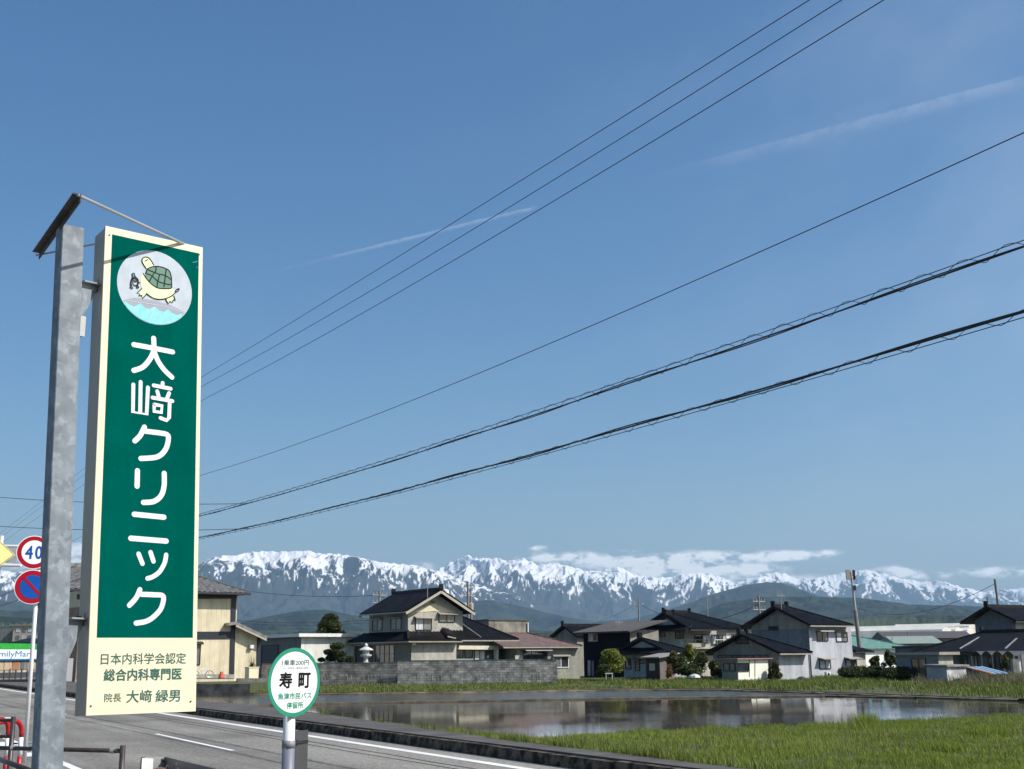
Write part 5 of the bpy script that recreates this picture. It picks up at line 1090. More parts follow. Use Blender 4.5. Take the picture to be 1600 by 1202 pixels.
# small garden clutter
p = atY(1253, 1064, 97); mb = MB(); zz = onz(p, 1066); mb.lathe(Vector((p.x, p.y, zz)), [(.35, 0), (.42, .1), (.38, .3), (.2, .42), (.02, .44)], 10); tag(mb.build('buried_tub', DGREY), 'dark upturned tub lying in the bank grass before the blue-grey house', 'tub')
p = atY(1085, 1056, 100); mb = MB(); mb.lathe(Vector((p.x, p.y, onz(p, 1059))), [(.5, 0), (.45, .15), (.2, .28), (.02, .3)], 8); tag(mb.build('garden_cover', mat('pale_plastic', (.5, .55, .55), .5)), 'pale plastic cover lying in the grass below the garden bushes', 'cover')
bn = thing('garden_bench', 'small white garden stool in the grass below the yellow-green tree', 'stool', atY(952, 1056, 102)); p = atY(952, 1053, 102); zz = onz(p, 1053)
mb = MB(); mb.box(Vector((p.x-.32, p.y, zz)), Vector((.64, 0, 0)), Vector((0, .35, 0)), Vector((0, 0, .06))); mb.build('seat', WHITE, bn)
for dx in (-.28, .24):
    for dy in (.02, .29): mb = MB(); mb.box(Vector((p.x+dx, p.y+dy, zz-.45)), Vector((.04, 0, 0)), Vector((0, .04, 0)), Vector((0, 0, .449))); mb.build('leg', WHITE, bn)
# ================================================================== utility poles and aerials
def upole(label, px, y0, y1, Yd, kind=0, lean=0., r=.16, group='utility poles behind the houses'):
    b_ = atY(px, y1, Yd); zt_ = onz(b_, y0); t_ = thing('utility_pole', label, 'utility pole', Vector((b_.x, b_.y, -1)), group)
    B = Vector((b_.x, b_.y, -1)); T_ = Vector((b_.x+lean, b_.y, zt_)); mb = MB(); mb.tube([B, T_], [r*1.25, r*.8], 8); mb.build('pole', POLEC, t_)
    if kind:
        for k, dz in enumerate((.7, 1.7) if kind > 1 else (.8,)):
            c = T_-Vector((0, 0, dz)); mb = MB(); mb.bar(c-PD*1.1, c+PD*1.1, .09, .09); mb.build('crossarm', STEELG, t_)
            for dx in (-1, -.45, .45, 1): mb = MB(); mb.lathe(c+PD*dx+Vector((0, 0, .05)), [(.07, 0), (.1, .08), (.06, .16), (.09, .22), (.03, .3)], 6); mb.build('insulator', GUT, t_)
        if kind > 1:
            for sgn in (-1, 1)[:kind-1]:
                mb = MB(); mb.lathe(T_-Vector((0, 0, 3.6))+PD*(.5*sgn), [(.02, 0), (.3, .02), (.32, .9), (.2, 1.0), (.02, 1.02)], 10); mb.build('transformer', CASE, t_)
    return T_
T1 = upole('squat utility pole with transformer left of the two-storey tiled house', 592, 922, 1000, 165, 2)
T2 = upole('tall paired utility pole with equipment right of the two-storey tiled roof', 734, 909, 1000, 150, 3, lean=-.25)
T2b = upole('slimmer pole standing against the tall paired utility pole', 739, 922, 1000, 151, 0, lean=-.3)
T3 = upole('thin utility pole with crossarm above the black house roof', 999.5, 936, 1000, 190, 1, r=.14)
T4 = upole('utility pole with double crossarms left of the dark gable ridge', 1189, 931, 1000, 150, 2)
T5 = upole('bare wooden pole rising over the roof at the right edge', 1568, 905, 1000, 135, 0, lean=-.3, r=.17)
T6 = upole('short dark post above the right-hand slate gable', 1549, 933, 1000, 118, 0, r=.09)
T7 = upole('thin utility pole far off among the greenhouses', 1420, 987, 1010, 200, 0, r=.1)
def aerial(label, px, y0, y1, Yd, n=6, w=.9):
    b_ = atY(px, y1, Yd); zt_ = onz(b_, y0); t_ = thing('tv_aerial', label, 'aerial', b_, 'rooftop television aerials'); T_ = Vector((b_.x, b_.y, zt_))
    mb = MB(); mb.tube([b_-Vector((0, 0, .5)), T_], .035, 5); mb.build('mast', GUT, t_)
    if n:
        d = (PD*.8+RD*.3).normalized(); c = T_-Vector((0, 0, .4)); mb = MB(); mb.tube([c-d*w, c+d*w], .02, 4)
        for k in range(n): q = c+d*(w*(2*k/(n-1)-1)); mb.tube([q-Vector((0, 0, .28)), q+Vector((0, 0, .28))], .012, 4)
        mb.build('antenna', FRAMEL, t_)
aerial('television aerial on the ridge of the grey two-storey house', 1221, 924, 949, 112, 7)
aerial('thin whip aerial above the rear tiled house', 1106, 934, 957, 138, 0)
aerial('television aerial on the tiled house near its white roof vent', 668, 905, 926, 106, 4, .5)
aerial('low television aerial on the black house roof', 967, 966, 974, 126, 6, .8)
aerial('wide aerial beside the right-hand slate gable', 1538, 941, 950, 114, 8, 1.4)
def wire(name, pts, r, m, label, group, cat='wire', n=6):
    mb = MB(); mb.tube(pts, r, n); return tag(mb.build(name, m), label, cat, group)
def sag(a, b_, s_, n=24): return [a.lerp(b_, i/n)-Vector((0, 0, s_*4*(i/n)*(1-i/n))) for i in range(n+1)]
GW = 'wires strung between the distant poles'
dz = Vector((0, 0, 1.0))
lw = atY(300, 908, 190)
wire('service_wire', sag(lw, T1-dz*.7, 1.0), .035, WIREG, 'thin wire from the cream house roof to the squat utility pole', GW)
wire('service_wire', sag(T1-dz*.7, T2-dz*5.4, .8), .035, WIREG, 'wire between the squat pole and the tall paired pole', GW)
wire('service_wire', sag(T2-dz*5.4, T3-dz*.6, 2.4), .04, WIREG, 'wire from the tall paired pole to the thin pole above the black house', GW)
wire('service_wire', sag(T3-dz*.6, T4-dz*1.0, 2.5), .04, WIREG, 'wire from the thin pole to the pole left of the dark gable ridge', GW)
wire('service_wire', sag(T5-dz*.5, atY(1340, 950, 230), 2.2), .03, WIREG, 'wire sloping left from the bare wooden pole at the right', GW)
for j, yy in enumerate((962, 966)): wire('service_wire', sag(atY(300, yy, 230), atY(600, yy+5, 210), 1.), .035, WIREG, ('upper','lower')[j]+' of the two faint level wires behind the round tree', GW)
# ================================================================== overhead lines along the road
RD, PD = ROAD
def lineof(name, samples, p, r, m, label, group, extend=(0, 1)):
    P = [onplane(x, y, PD*p, PD) for x, y in samples]
    s_ = np.array([v.dot(RD) for v in P]); z_ = np.array([v.z for v in P]); k = 2 if len(P) > 3 else 1; cf = np.polyfit(s_, z_, k); smx = float(s_.max())
    ss = np.concatenate([np.linspace(-6, 12, 20), np.linspace(12.5, 75, 80), np.linspace(80, 260, 20)]); pts = [SP(q, p, float(np.polyval(cf, min(q, smx)))) for q in ss]
    mb = MB(); mb.tube(pts, r, 6); o = mb.build(name, m); tag(o, label, 'overhead line' if r < .02 else 'cable', group); return pts
GP = 'overhead lines running along the road'
lineof('power_line', [(317, 588), (550, 446), (800, 291), (1035, 144), (1265, 0)], 12.0, .0085, WIREM, 'uppermost of the three thin parallel power lines', GP)
lineof('power_line', [(317, 603), (550, 470), (820, 311), (1060, 163), (1310, 0)], 12.2, .0085, WIREM, 'middle one of the three thin parallel power lines', GP)
lineof('power_line', [(317, 625), (540, 503), (820, 343), (1090, 181), (1376, 0)], 11.8, .0085, WIREM, 'lowest of the three thin parallel power lines', GP)
lineof('power_line', [(317, 742), (560, 657), (830, 551), (1200, 390), (1600, 205)], 11.6, .0075, WIREM, 'single thin wire between the power lines and the thick cables', GP)
def bundle(samples, p, label, off, rad, seed, amp, per):
    off *= .72
    amp *= .7
    P = [onplane(x, y, PD*p, PD) for x, y in samples]; s_ = np.array([v.dot(RD) for v in P]); z_ = np.array([v.z for v in P]); cf = np.polyfit(s_, z_, 2)
    t_ = thing('cable_bundle', label, 'cable', SP(20, p, float(np.polyval(cf, 20))), GP); rr = random.Random(seed)
    ss = np.concatenate([np.linspace(0, 14, 60), np.linspace(14.2, 70, 120), np.linspace(75, 240, 18)])
    base = lambda q: SP(q, p, float(np.polyval(cf, min(q, float(s_.max())))))
    mb = MB(); mb.tube([base(q) for q in ss], rad, 7); mb.build('main_cable', WIREM, t_)
    mb = MB(); mb.tube([base(q)+PD*(.03*math.sin(q*1.1))+Vector((0, 0, rad*1.5*math.sin(q*.9))) for q in ss], rad*.75, 6); mb.build('second_cable', WIREM, t_)
    mb = MB(); mb.tube([base(q)+Vector((0, 0, off)) for q in ss], .006, 5); mb.build('messenger_wire', WIREM, t_)
    mb = MB(); pts = []; q = 0.
    while q < 46:
        ph = q/per*2*math.pi+rr.uniform(-.12, .12); pts.append(base(q)+Vector((0, 0, off*.45+amp*math.sin(ph)))+PD*(amp*.7*math.cos(ph))); q += per/9
    mb.tube(pts, .0045, 4); mb.build('lashing_spiral', WIREM, t_)
    return cf
bundle([(314, 806), (600, 724), (900, 627), (1250, 508), (1600, 385)], 11.0, 'upper thick black cable bundle lashed to a messenger wire', .10, .0115, 1, .085, .62)
bundle([(312, 840), (600, 772), (900, 691), (1250, 592), (1600, 486)], 11.0, 'lower thick black cable bundle with loops hanging beneath', -.085, .0135, 2, .075, .66)
for j, (y0, y1, x1) in enumerate(((776, 788, 385), (822, 827, 390))):
    wire('cross_wire', sag(atY(-40, y0-2, 40), atY(x1, y1-1, 37), .12), .010, WIREG, ('upper', 'lower')[j]+' level wire crossing behind the galvanised post to meet the thick cables', 'level wires crossing the road', n=5)

# ================================================================== foreground: clinic sign on its galvanised post
def rot(a, b_, c_):
    return Matrix.Rotation(a, 3, 'Z') @ Matrix.Rotation(b_, 3, 'X') @ Matrix.Rotation(c_, 3, 'Y')
MS = rot(.6983, -.0757, -.001); SU, SDp, SV = MS @ Vector((1, 0, 0)), MS @ Vector((0, 1, 0)), MS @ Vector((0, 0, 1)); SN = -SDp
SO = Vector((-2.0976, 6.0, 1.3885)); SW_, SH_, SD_ = .5728, 2.6003, .1647
sign = thing('clinic_sign', 'tall green and cream Japanese clinic sign with turtle emblem on a galvanised post', 'sign', Vector((SO.x, SO.y, 1.38)))
def sp(px, py): P = onplane(px, py, SO, SN)-SO; return P.dot(SU), P.dot(SV)
def S3(u, v, off=0.): return SO+SU*u+SV*v+SN*off
def rectp(mb, u0, u1, v0, v1, o0, o1): mb.prism([S3(u0, v0, o0), S3(u1, v0, o0), S3(u1, v1, o0), S3(u0, v1, o0)], SN*(o1-o0))
mb = MB(); rectp(mb, .004, SW_-.004, .004, SH_-.004, -SD_, -.012); mb.build('case', CASE, sign)
mb = MB(); rectp(mb, 0, SW_, 0, SH_, -.0119, 0.0); fc = mb.build('face_panel', CREAMP, sign)
g0, g1 = sp(152, 996), sp(303, 997); gt0, gt1 = sp(174.5, 365), sp(309, 397)
uL = .5*(g0[0]+gt0[0]); uR = .5*(g1[0]+gt1[0]); vB = .5*(g0[1]+g1[1]); vT = .5*(gt0[1]+gt1[1])
mb = MB(); rectp(mb, uL, uR, vB, vT, .0, .0012); mb.build('green_field', GREENP, fc)
for u_, v_ in ((.02, .045), (SW_-.03, .05), (.022, SH_-.05), (SW_-.022, SH_-.05)):
    mb = MB(); c = S3(u_, v_, 0); mb.tube([c, c+SN*.004], .0045, 8); mb.build('screw', FRAME, fc)
mb = MB(); rectp(mb, .0, SW_, .985*SH_/2, .985*SH_/2+.0015, .0001, .0004); mb.build('panel_seam', CASE, fc)
mb = MB(); rectp(mb, -.003, .0, .0, SH_, -.014, .001); rectp(mb, SW_, SW_+.003, .0, SH_, -.014, .001) if False else None; mb.build('edge_trim', CASE, sign)
def smooth_path(pts, n=7):
    if len(pts) < 3: return pts
    P = [pts[0]]+list(pts)+[pts[-1]]; out = []
    for i in range(1, len(P)-2):
        p0, p1, p2, p3 = P[i-1], P[i], P[i+1], P[i+2]
        for k in range(n):
            t_ = k/n; f_ = lambda a, b, c, d: .5*((2*b)+(-a+c)*t_+(2*a-5*b+4*c-d)*t_**2+(-a+3*b-3*c+d)*t_**3)
            out.append((f_(p0[0], p1[0], p2[0], p3[0]), f_(p0[1], p1[1], p2[1], p3[1])))
    out.append(P[-2]); return out
def stroke(mb, P3, pts, w, off, th=.0006, curve=True, closed=False):
    """round-ended ribbon of width w along pts (plane coordinates), as an extruded outline"""
    if curve: pts = smooth_path(pts)
    q = [pts[0]]
    for p in pts[1:]:
        if math.hypot(p[0]-q[-1][0], p[1]-q[-1][1]) > w*.12: q.append(p)
    if len(q) < 2: q = [pts[0], pts[-1]]
    Lf, Rt = [], []
    for i, p in enumerate(q):
        a = q[max(0, i-1)]; b_ = q[min(len(q)-1, i+1)]; dx, dy = b_[0]-a[0], b_[1]-a[1]; l_ = math.hypot(dx, dy) or 1; nx, ny = -dy/l_, dx/l_
        Lf.append((p[0]+nx*w/2, p[1]+ny*w/2)); Rt.append((p[0]-nx*w/2, p[1]-ny*w/2))
    n_ = len(q); vs = [P3(x, y, off+th) for x, y in Lf]+[P3(x, y, off+th) for x, y in Rt]; fs = [(i, i+n_, i+n_+1, i+1) for i in range(n_-1)]
    mb.add(vs, fs)
    for e, o_ in ((q[0], q[1]), (q[-1], q[-2])):
        a0_ = math.atan2(e[1]-o_[1], e[0]-o_[0]); fan = [P3(e[0]+math.cos(a0_+t_)*w/2, e[1]+math.sin(a0_+t_)*w/2, off+th) for t_ in np.linspace(-math.pi/2, math.pi/2, 9)]
        mb.add([P3(e[0], e[1], off+th)]+fan, [(0, i, i+1) for i in range(1, 9)])
def crop(x0, y0, sc): return lambda pts: [sp(x0+x/sc, y0+y/sc) for x, y in pts]
C2, C3, C4 = crop(100, 500, 5.008), crop(100, 720, 5.008), crop(100, 960, 6.667)
chars = [
 ('character', C2, .0285, [[(545, 195), (695, 222), (848, 252)], [(700, 145), (700, 235), (672, 305), (615, 370), (545, 397)], [(700, 240), (735, 325), (785, 395), (842, 450)]], True),
 ('character', C2, .0215, [[(541, 507), (538, 722), (645, 740), (655, 530)], [(598, 487), (594, 722)], [(770, 495), (768, 525)], [(700, 514), (832, 540)], [(727, 560), (740, 606)], [(820, 575), (805, 612)], [(690, 610), (845, 637)], [(704, 664), (764, 675), (759, 726), (702, 718), (704, 664)], [(824, 640), (819, 768), (800, 788), (752, 770)]], False),
 ('character', C2, .0285, [[(628, 840), (595, 905), (553, 948)], [(640, 873), (740, 885), (800, 897), (815, 925), (795, 1010), (730, 1072), (600, 1086)]], True),
 ('character', C3, .0285, [[(573, 80), (570, 200)], [(782, 100), (781, 200), (757, 275), (700, 320), (620, 328)]], True),
 ('character_stroke', C3, .0285, [[(548, 420), (780, 443)]], False), ('character_stroke', C3, .0285, [[(521, 608), (798, 630)]], False),
 ('character', C3, .0245, [[(582, 730), (612, 806)], [(675, 718), (698, 788)], [(797, 738), (785, 800), (745, 870), (690, 910), (648, 923)]], True),
 ('character', C3, .0265, [[(592, 1010), (562, 1075), (510, 1132)], [(605, 1046), (700, 1050), (765, 1055), (777, 1085), (755, 1160), (700, 1222), (640, 1258), (562, 1272)]], True)]
for nm, fn, w_, strokes, cv in chars:
    mb = MB()
    for i, st_ in enumerate(strokes): stroke(mb, S3, fn(st_), w_, .0024+.0003*i, curve=cv)
    mb.build(nm, LETTER, fc)
# emblem disc
CE = crop(160, 370, 8.01); e4 = CE([(190, 540), (1108, 740), (580, 158), (740, 1110)])
ec = (sum(p[0] for p in e4)/4, sum(p[1] for p in e4)/4); er = .5*(math.dist(e4[0], e4[1])+math.dist(e4[2], e4[3]))/2; print('emblem', e4, er)
em = MB(); em.prism([S3(ec[0]+er*math.cos(t_), ec[1]+er*math.sin(t_), .0012) for t_ in np.linspace(0, 2*math.pi, 49)[:-1]], SN*.0012); emb = em.build('emblem', PALE, sign)
def inlay(pts, off, m, name, curve=True):
    q = CE(pts); q = smooth_path(q+[q[0]], 5)[:-1] if curve else q; mb = MB(); mb.prism([S3(x, y, .0026) for x, y in q], SN*(off-.0026)); return mb.build(name, m, emb)
def clipdisc(pts):
    out = []
    for x, y in pts:
        d = math.hypot(x-ec[0], y-ec[1]); k = min(1, er*.985/d) if d > 0 else 1; out.append((ec[0]+(x-ec[0])*k, ec[1]+(y-ec[1])*k))
    return out
# silver cloud band and aqua water with scalloped edge
aw = CE([(270, 800), (330, 850), (400, 880), (470, 835), (520, 885), (580, 910), (655, 878), (710, 930), (770, 945), (820, 910), (870, 960), (930, 985), (1005, 960)])
lo2 = [(ec[0]+er*.985*math.cos(t_), ec[1]+er*.985*math.sin(t_)) for t_ in np.linspace(math.atan2(aw[-1][1]-ec[1], aw[-1][0]-ec[0]), math.atan2(aw[0][1]-ec[1], aw[0][0]-ec[0])-0*math.pi, 3)]
a1_ = math.atan2(aw[-1][1]-ec[1], aw[-1][0]-ec[0]); a0_ = math.atan2(aw[0][1]-ec[1], aw[0][0]-ec[0])
if a0_ > a1_: a0_ -= 2*math.pi
arc = [(ec[0]+er*.985*math.cos(t_), ec[1]+er*.985*math.sin(t_)) for t_ in np.linspace(a1_, a0_, 18)]
for up_pts, off, m_, nm in ((CE([(265, 790), (400, 765), (650, 800), (860, 860), (1030, 950)]), .0030, SILV, 'cloud_band'), (aw, .0034, AQUA, 'water_band')):
    mb = MB(); mb.prism([S3(x, y, .0026) for x, y in clipdisc(up_pts)+arc[1:-1]], SN*(off-.0026)); mb.build(nm, m_, emb)
mb = MB()
for st_ in ([(400, 880), (400, 960)], [(640, 885), (620, 970), (585, 1070)], [(555, 935), (600, 990)], [(655, 965), (700, 1020), (720, 1100)], [(780, 950), (790, 1010), (820, 1075)], [(265, 795), (500, 830), (800, 880), (1030, 960)]): stroke(mb, S3, clipdisc(CE(st_)), .0016, .0037, curve=False)
mb.build('water_lines', LETTER, emb)
inlay([(545, 400), (512, 350), (492, 300), (515, 264), (560, 262), (600, 295), (634, 352), (610, 385)], .0040, TBODY, 'turtle_head')
inlay([(500, 465), (475, 520), (478, 600), (510, 680), (580, 740), (660, 778), (750, 782), (840, 752), (900, 712), (906, 680), (865, 655), (780, 662), (690, 650), (610, 600), (545, 535), (515, 480)], .0042, TBODY, 'turtle_belly')
inlay([(490, 655), (455, 690), (440, 705), (470, 720), (465, 740), (490, 740), (500, 775), (535, 730), (548, 715)], .0038, TBODY, 'turtle_foot', False)
inlay([(785, 775), (800, 815), (822, 845), (840, 815), (872, 822), (880, 790), (905, 800), (895, 750)], .0038, TBODY, 'turtle_foot', False)
inlay([(540, 460), (560, 410), (610, 382), (690, 375), (780, 398), (835, 435), (858, 510), (862, 600), (858, 645), (790, 655), (690, 645), (610, 597), (548, 530)], .0046, TSHELL, 'turtle_shell')
mb = MB(); lw_ = .0056; k_ = 0
for st_, cv in (([(545, 402), (510, 350), (492, 300), (515, 264), (560, 262), (600, 295), (636, 355)], True), ([(532, 308), (560, 292)], False),
    ([(540, 460), (560, 410), (610, 382), (690, 375), (780, 398), (835, 435), (858, 510), (862, 600), (858, 645), (790, 655), (690, 645), (610, 597), (548, 530), (508, 465)], True),
    ([(560, 415), (620, 440), (700, 470), (780, 490), (858, 540)], True), ([(545, 465), (610, 490), (690, 560), (770, 590), (850, 605)], True),
    ([(668, 380), (660, 440), (635, 470), (585, 560)], True), ([(795, 405), (785, 480), (775, 560), (765, 630)], True), ([(712, 475), (690, 560), (678, 630)], True),
    ([(548, 715), (640, 775), (750, 785), (850, 752), (905, 705)], True), ([(905, 690), (925, 665), (955, 655), (940, 685), (912, 697)], True),
    ([(490, 655), (432, 708), (470, 720), (450, 738), (492, 740), (498, 776), (548, 720)], False), ([(785, 780), (822, 848), (838, 812), (870, 826), (885, 790), (908, 806), (890, 748)], False),
    ([(372, 500), (368, 465), (392, 460), (402, 495)], False), ([(375, 505), (355, 560), (350, 610), (375, 650), (345, 640), (360, 612)], True), ([(400, 500), (440, 540), (440, 590), (425, 640), (450, 640), (432, 612)], True),
    ([(375, 520), (420, 520), (430, 560), (385, 560), (380, 530), (415, 545)], True), ([(360, 570), (400, 615), (440, 600)], True), ([(440, 575), (468, 582)], False)):
    stroke(mb, S3, CE(st_), lw_, .0048+.00012*k_, curve=cv); k_ += 1
mb.build('ink_outline', INK, emb)
mb = MB()
for st_ in ([(1130, 322), (1160, 318), (1186, 310)], [(1180, 392), (1186, 380)]): stroke(mb, S3, CE(st_), .0016, .0013)
mb.build('scratch', PALE, fc)
# lower printed lines
def sign_text(body, x0, x1, y0, y1, name, bold, m=LETGRN):
    a = sp(x0, (y0+y1)/2); b_ = sp(x1, (y0+y1)/2); t_ = sp((x0+x1)/2, y0); d_ = sp((x0+x1)/2, y1)
    place_text(body, SO, SU, SV, SN, a[0], b_[0], d_[1], t_[1], m, fc, name, bold)
sign_text('日本内科学会認定', 157.5, 290.5, 1020.5, 1038, 'printed_line', .008)
sign_text('総合内科専門医', 162, 284, 1044.5, 1063.5, 'printed_line', .022)
sign_text('院長', 163, 189.5, 1083.5, 1097, 'printed_line', .004)
sign_text('大﨑', 197.5, 237.5, 1078, 1098, 'printed_line', .014)
sign_text('緑男', 243, 281.5, 1077.5, 1097, 'printed_line', .014)
# galvanised post
PB = atY(59.7, 1200, 5.80); PT = atY(98, 353, 5.97); pdv = (PT-PB).normalized(); rightB = atY(96.6, 1200, 5.88)
wv = SU.copy(); wv = (wv-pdv*wv.dot(pdv)).normalized(); dv = pdv.cross(wv).normalized()
if dv.y < 0: dv = -dv
wpost = .1165; lo_ = PB-pdv*(PB.z/pdv.z)
post = thing('galvanised_post', 'square galvanised steel post with mottled zinc surface carrying the tall clinic sign', 'post', lo_)
prof = [(0.004, 0), (wpost-.004, 0), (wpost, .004), (wpost, wpost-.02), (wpost-.004, wpost-.016), (.004, wpost-.016), (0, wpost-.02), (0, .004)]
mb = MB(); mb.prism([lo_+wv*a+dv*b_ for a, b_ in prof], PT-lo_+pdv*.012); mb.build('post', GALV, post)
# top angle bar (runs along the road), its stay rod and the lower rod
zb = PT.z+.03; b0_ = atZ(121, 303, zb); b1_ = atZ(57, 394, zb); bd = (b1_-b0_).normalized(); bx_ = bd.cross(Vector((0, 0, 1))).normalized()
mb = MB(); mb.box(b0_-bx_*.022-Vector((0, 0, .004)), bx_*.042, b1_-b0_, Vector((0, 0, .006))); mb.box(b0_+bx_*.014-Vector((0, 0, .04)), bx_*.006, b1_-b0_, Vector((0, 0, .0355))); mb.build('angle_bar', STEELD, post)
mb = MB(); e0 = S3(SW_*.93, SH_, -.05); mb.tube([b0_+Vector((0, 0, -.006)), e0+SV*.005], .0085, 8); mb.build('stay_rod', STEELG, post)
mb = MB(); e1 = S3(.05, SH_-.03, -SD_+.01); mb.tube([b1_+Vector((0, 0, -.02)), e1], .006, 8); mb.build('stay_rod', STEELG, post)
def bracket(y, gus=True):
    a = onplane(129, y, PT, dv.cross(wv).cross(wv) if False else SN); zc = a.z
    A_ = PB+pdv*((zc-PB.z)/pdv.z)+wv*wpost+dv*.05; v_ = sp(150, y)[1]; B_ = S3(.0, v_, -.09)
    d_ = (B_-A_); t_ = thing('bracket', 'x', 'bracket', A_) if False else None
    n_ = d_.cross(Vector((0, 0, 1))).normalized()
    mb = MB(); mb.box(A_-n_*.03, n_*.07, d_+d_.normalized()*.03, Vector((0, 0, .008))); mb.build('bracket_plate', STEELG, post)
    mb = MB(); mb.box(B_-n_*.045-d_.normalized()*.0-Vector((0, 0, .03)), n_*.075, SU*.02, Vector((0, 0, .05))); mb.build('bracket_clamp', STEELD, post)
    if gus:
        mb = MB(); mb.prism([A_-Vector((0, 0, .002)), B_-Vector((0, 0, .002)), A_+d_*.25-Vector((0, 0, .20)), A_-Vector((0, 0, .20))], n_*.008); mb.build('gusset', GALV, post)
        mb = MB(); mb.box(A_-Vector((0, 0, .30))-n_*.02, n_*.05, SU*.028, Vector((0, 0, .11))); mb.build('bracket_foot', STEELG, post)
    mb = MB(); mb.lathe(B_+n_*.0+Vector((0, 0, .008)), [(.012, 0), (.012, .012), (.006, .013), (.006, .03)], 6); mb.build('bolt', STEELG, post)
bracket(437); bracket(966)
# ================================================================== bus stop
YB = 8.0; c = atY(460, 1066, YB); th = math.radians(38.6); BU = Vector((math.sin(math.radians(90-38.6)) if False else math.cos(math.radians(51.4)), math.sin(math.radians(51.4)), 0)); 
BU = Vector((math.cos(math.radians(50)), math.sin(math.radians(50)), 0)); BN = Vector((BU.y, -BU.x, 0)); BV = Vector((0, 0, 1)); RB = 50.8*YB/F
bus = thing('bus_stop_sign', 'round white bus stop sign with green rim on a white pole beside the road', 'bus stop sign', Vector((c.x, c.y, 0)))
def B3(u, v, off=0.): return c+BU*u+BV*v+BN*off
def disc(r, o0, o1, m, name, par):
    mb = MB(); mb.prism([B3(r*math.cos(t_), r*math.sin(t_), o0) for t_ in np.linspace(0, 2*math.pi, 65)[:-1]], BN*(o1-o0)); return mb.build(name, m, par)
pl0 = disc(RB, -.004, 0.0, BUSG, 'plate', bus); wf = disc(RB*.885, .0004, .0012, BUSW, 'white_field', pl0)
def bp_(px, py): P = onplane(px, py, c, BN)-c; return P.dot(BU), P.dot(BV)
def bus_text(body, x0, x1, y0, y1, m, bold):
    a = bp_(x0, (y0+y1)/2); b_ = bp_(x1, (y0+y1)/2); t_ = bp_((x0+x1)/2, y0); d_ = bp_((x0+x1)/2, y1)
    place_text(body, c, BU, BV, BN, a[0], b_[0], d_[1], t_[1], m, pl0, 'printed_text', bold, off=.0022)
bus_text('1乗車200円', 440.5, 482.5, 1031.2, 1040, LETGRN, .012)
bus_text('(小・中学生、高校生100円)', 441.5, 482, 1042.6, 1046, GUTD, .0)
mb = MB()
u0_, v0_ = bp_(439, 1048.3); u1_, v1_ = bp_(484.5, 1030)
for a, b_ in (((u0_, v0_), (u1_, v0_)), ((u1_, v0_), (u1_, v1_)), ((u0_, v0_), (u0_, v1_)), ((u0_, v1_), (u1_, v1_))): stroke(mb, B3, [a, b_], .0009, .0016, curve=False)
mb.build('fare_box', GUT, pl0)
bus_text('寿', 436, 456.5, 1050.5, 1076, INK, .030); bus_text('町', 466, 485, 1051, 1075.5, INK, .030)
bus_text('魚津市民バス', 434, 486.5, 1082.5, 1092.8, BUSG, .022); bus_text('停留所', 447.5, 473.5, 1097, 1107.3, BUSG, .022)
pc = atY(451.5, 1140, YB+.045); pb = atY(449.0, 1202, YB+.045); pb = Vector((pc.x+.0, pc.y, 0)); pc = Vector((pc.x, pc.y, 0))
def zb_at(y): return onz(pc, y)
mb = MB(); mb.tube([pc, pc+Vector((0, 0, zb_at(1022)))], .0385, 20); mb.build('pole', WHITE, bus, smooth=True)
mb = MB(); mb.tube([pc+Vector((0, 0, .15)), pc+Vector((0, 0, zb_at(1164)))], .0405, 20); mb.build('lower_sleeve', BLUEG, bus, smooth=True)
mb = MB(); mb.tube([pc+Vector((0, 0, zb_at(1168.5))), pc+Vector((0, 0, zb_at(1157)))], .0435, 20); mb.build('clamp_band', mat('clamp_grey', (.20, .20, .21), .5), bus, smooth=True)
mb = MB(); x_ = pc+BU*.045-BN*.0; zz = zb_at(1162); mb.box(Vector((x_.x, x_.y, zz-.02)), BU*.03, BN*-.02, Vector((0, 0, .04))); mb.tube([Vector((x_.x, x_.y, zz))+BU*.005, Vector((x_.x, x_.y, zz))+BU*.07], .007, 6); mb.build('clamp_bolt', FRAME, bus)
pts = []; n_ = 10; z0_, z1_ = -.0, zb_at(1143)
prof = [pc+BU*(.035+.175*math.sin(t_)*.95)-BN*(.03-.05*math.cos(t_)+.02) for t_ in np.linspace(.0, math.pi/2*1.15, 9)]
mb = MB(); inner = [p-BN*.006 for p in prof]; mb.prism([Vector((p.x, p.y, .45)) for p in prof+inner[::-1]], Vector((0, 0, z1_-.45))); mb.build('timetable_back', DGREY, bus)
mb = MB(); mb.prism([Vector((p.x, p.y, zb_at(1164))) for p in [q+BN*.004 for q in prof]+[q+BN*.0005 for q in prof][::-1]], Vector((0, 0, .02))); mb.build('strap', FRAME, bus)
# ================================================================== road signs on the white pole, left
YS = 20.6; s0_ = atY(38, 1188, YS); top = atY(50, 850, YS); base = Vector((s0_.x, s0_.y, 0)); top_ = Vector((atY(47, 945, YS).x+.09, YS, onz(Vector((top.x, top.y, 0)), 842)))
rs = thing('road_sign_post', 'white pole with 40 speed limit and no-parking discs beside the galvanised post', 'road sign', base)
mb = MB(); mb.tube([base, top_], .034, 14); mb.build('pole', WHITE, rs, smooth=True)
def rdisc(cx, cy, r_px, rings, name, Yd=YS-.12):
    c_ = atY(cx, cy, Yd); k = Yd/F; nn = Vector((.5, -.87, 0)).normalized(); uu = Vector((-nn.y, nn.x, 0)); out = None
    for i, (r_, m_, nm) in enumerate(rings):
        mb = MB(); mb.prism([c_+uu*(r_*k*math.cos(t_))+Vector((0, 0, r_*k*math.sin(t_)))+nn*(.004*i) for t_ in np.linspace(0, 2*math.pi, 49)[:-1]], nn*.0034)
        o = mb.build(nm if i else name, m_, rs if i == 0 else out); out = out or o
    return out, c_, uu, nn, k
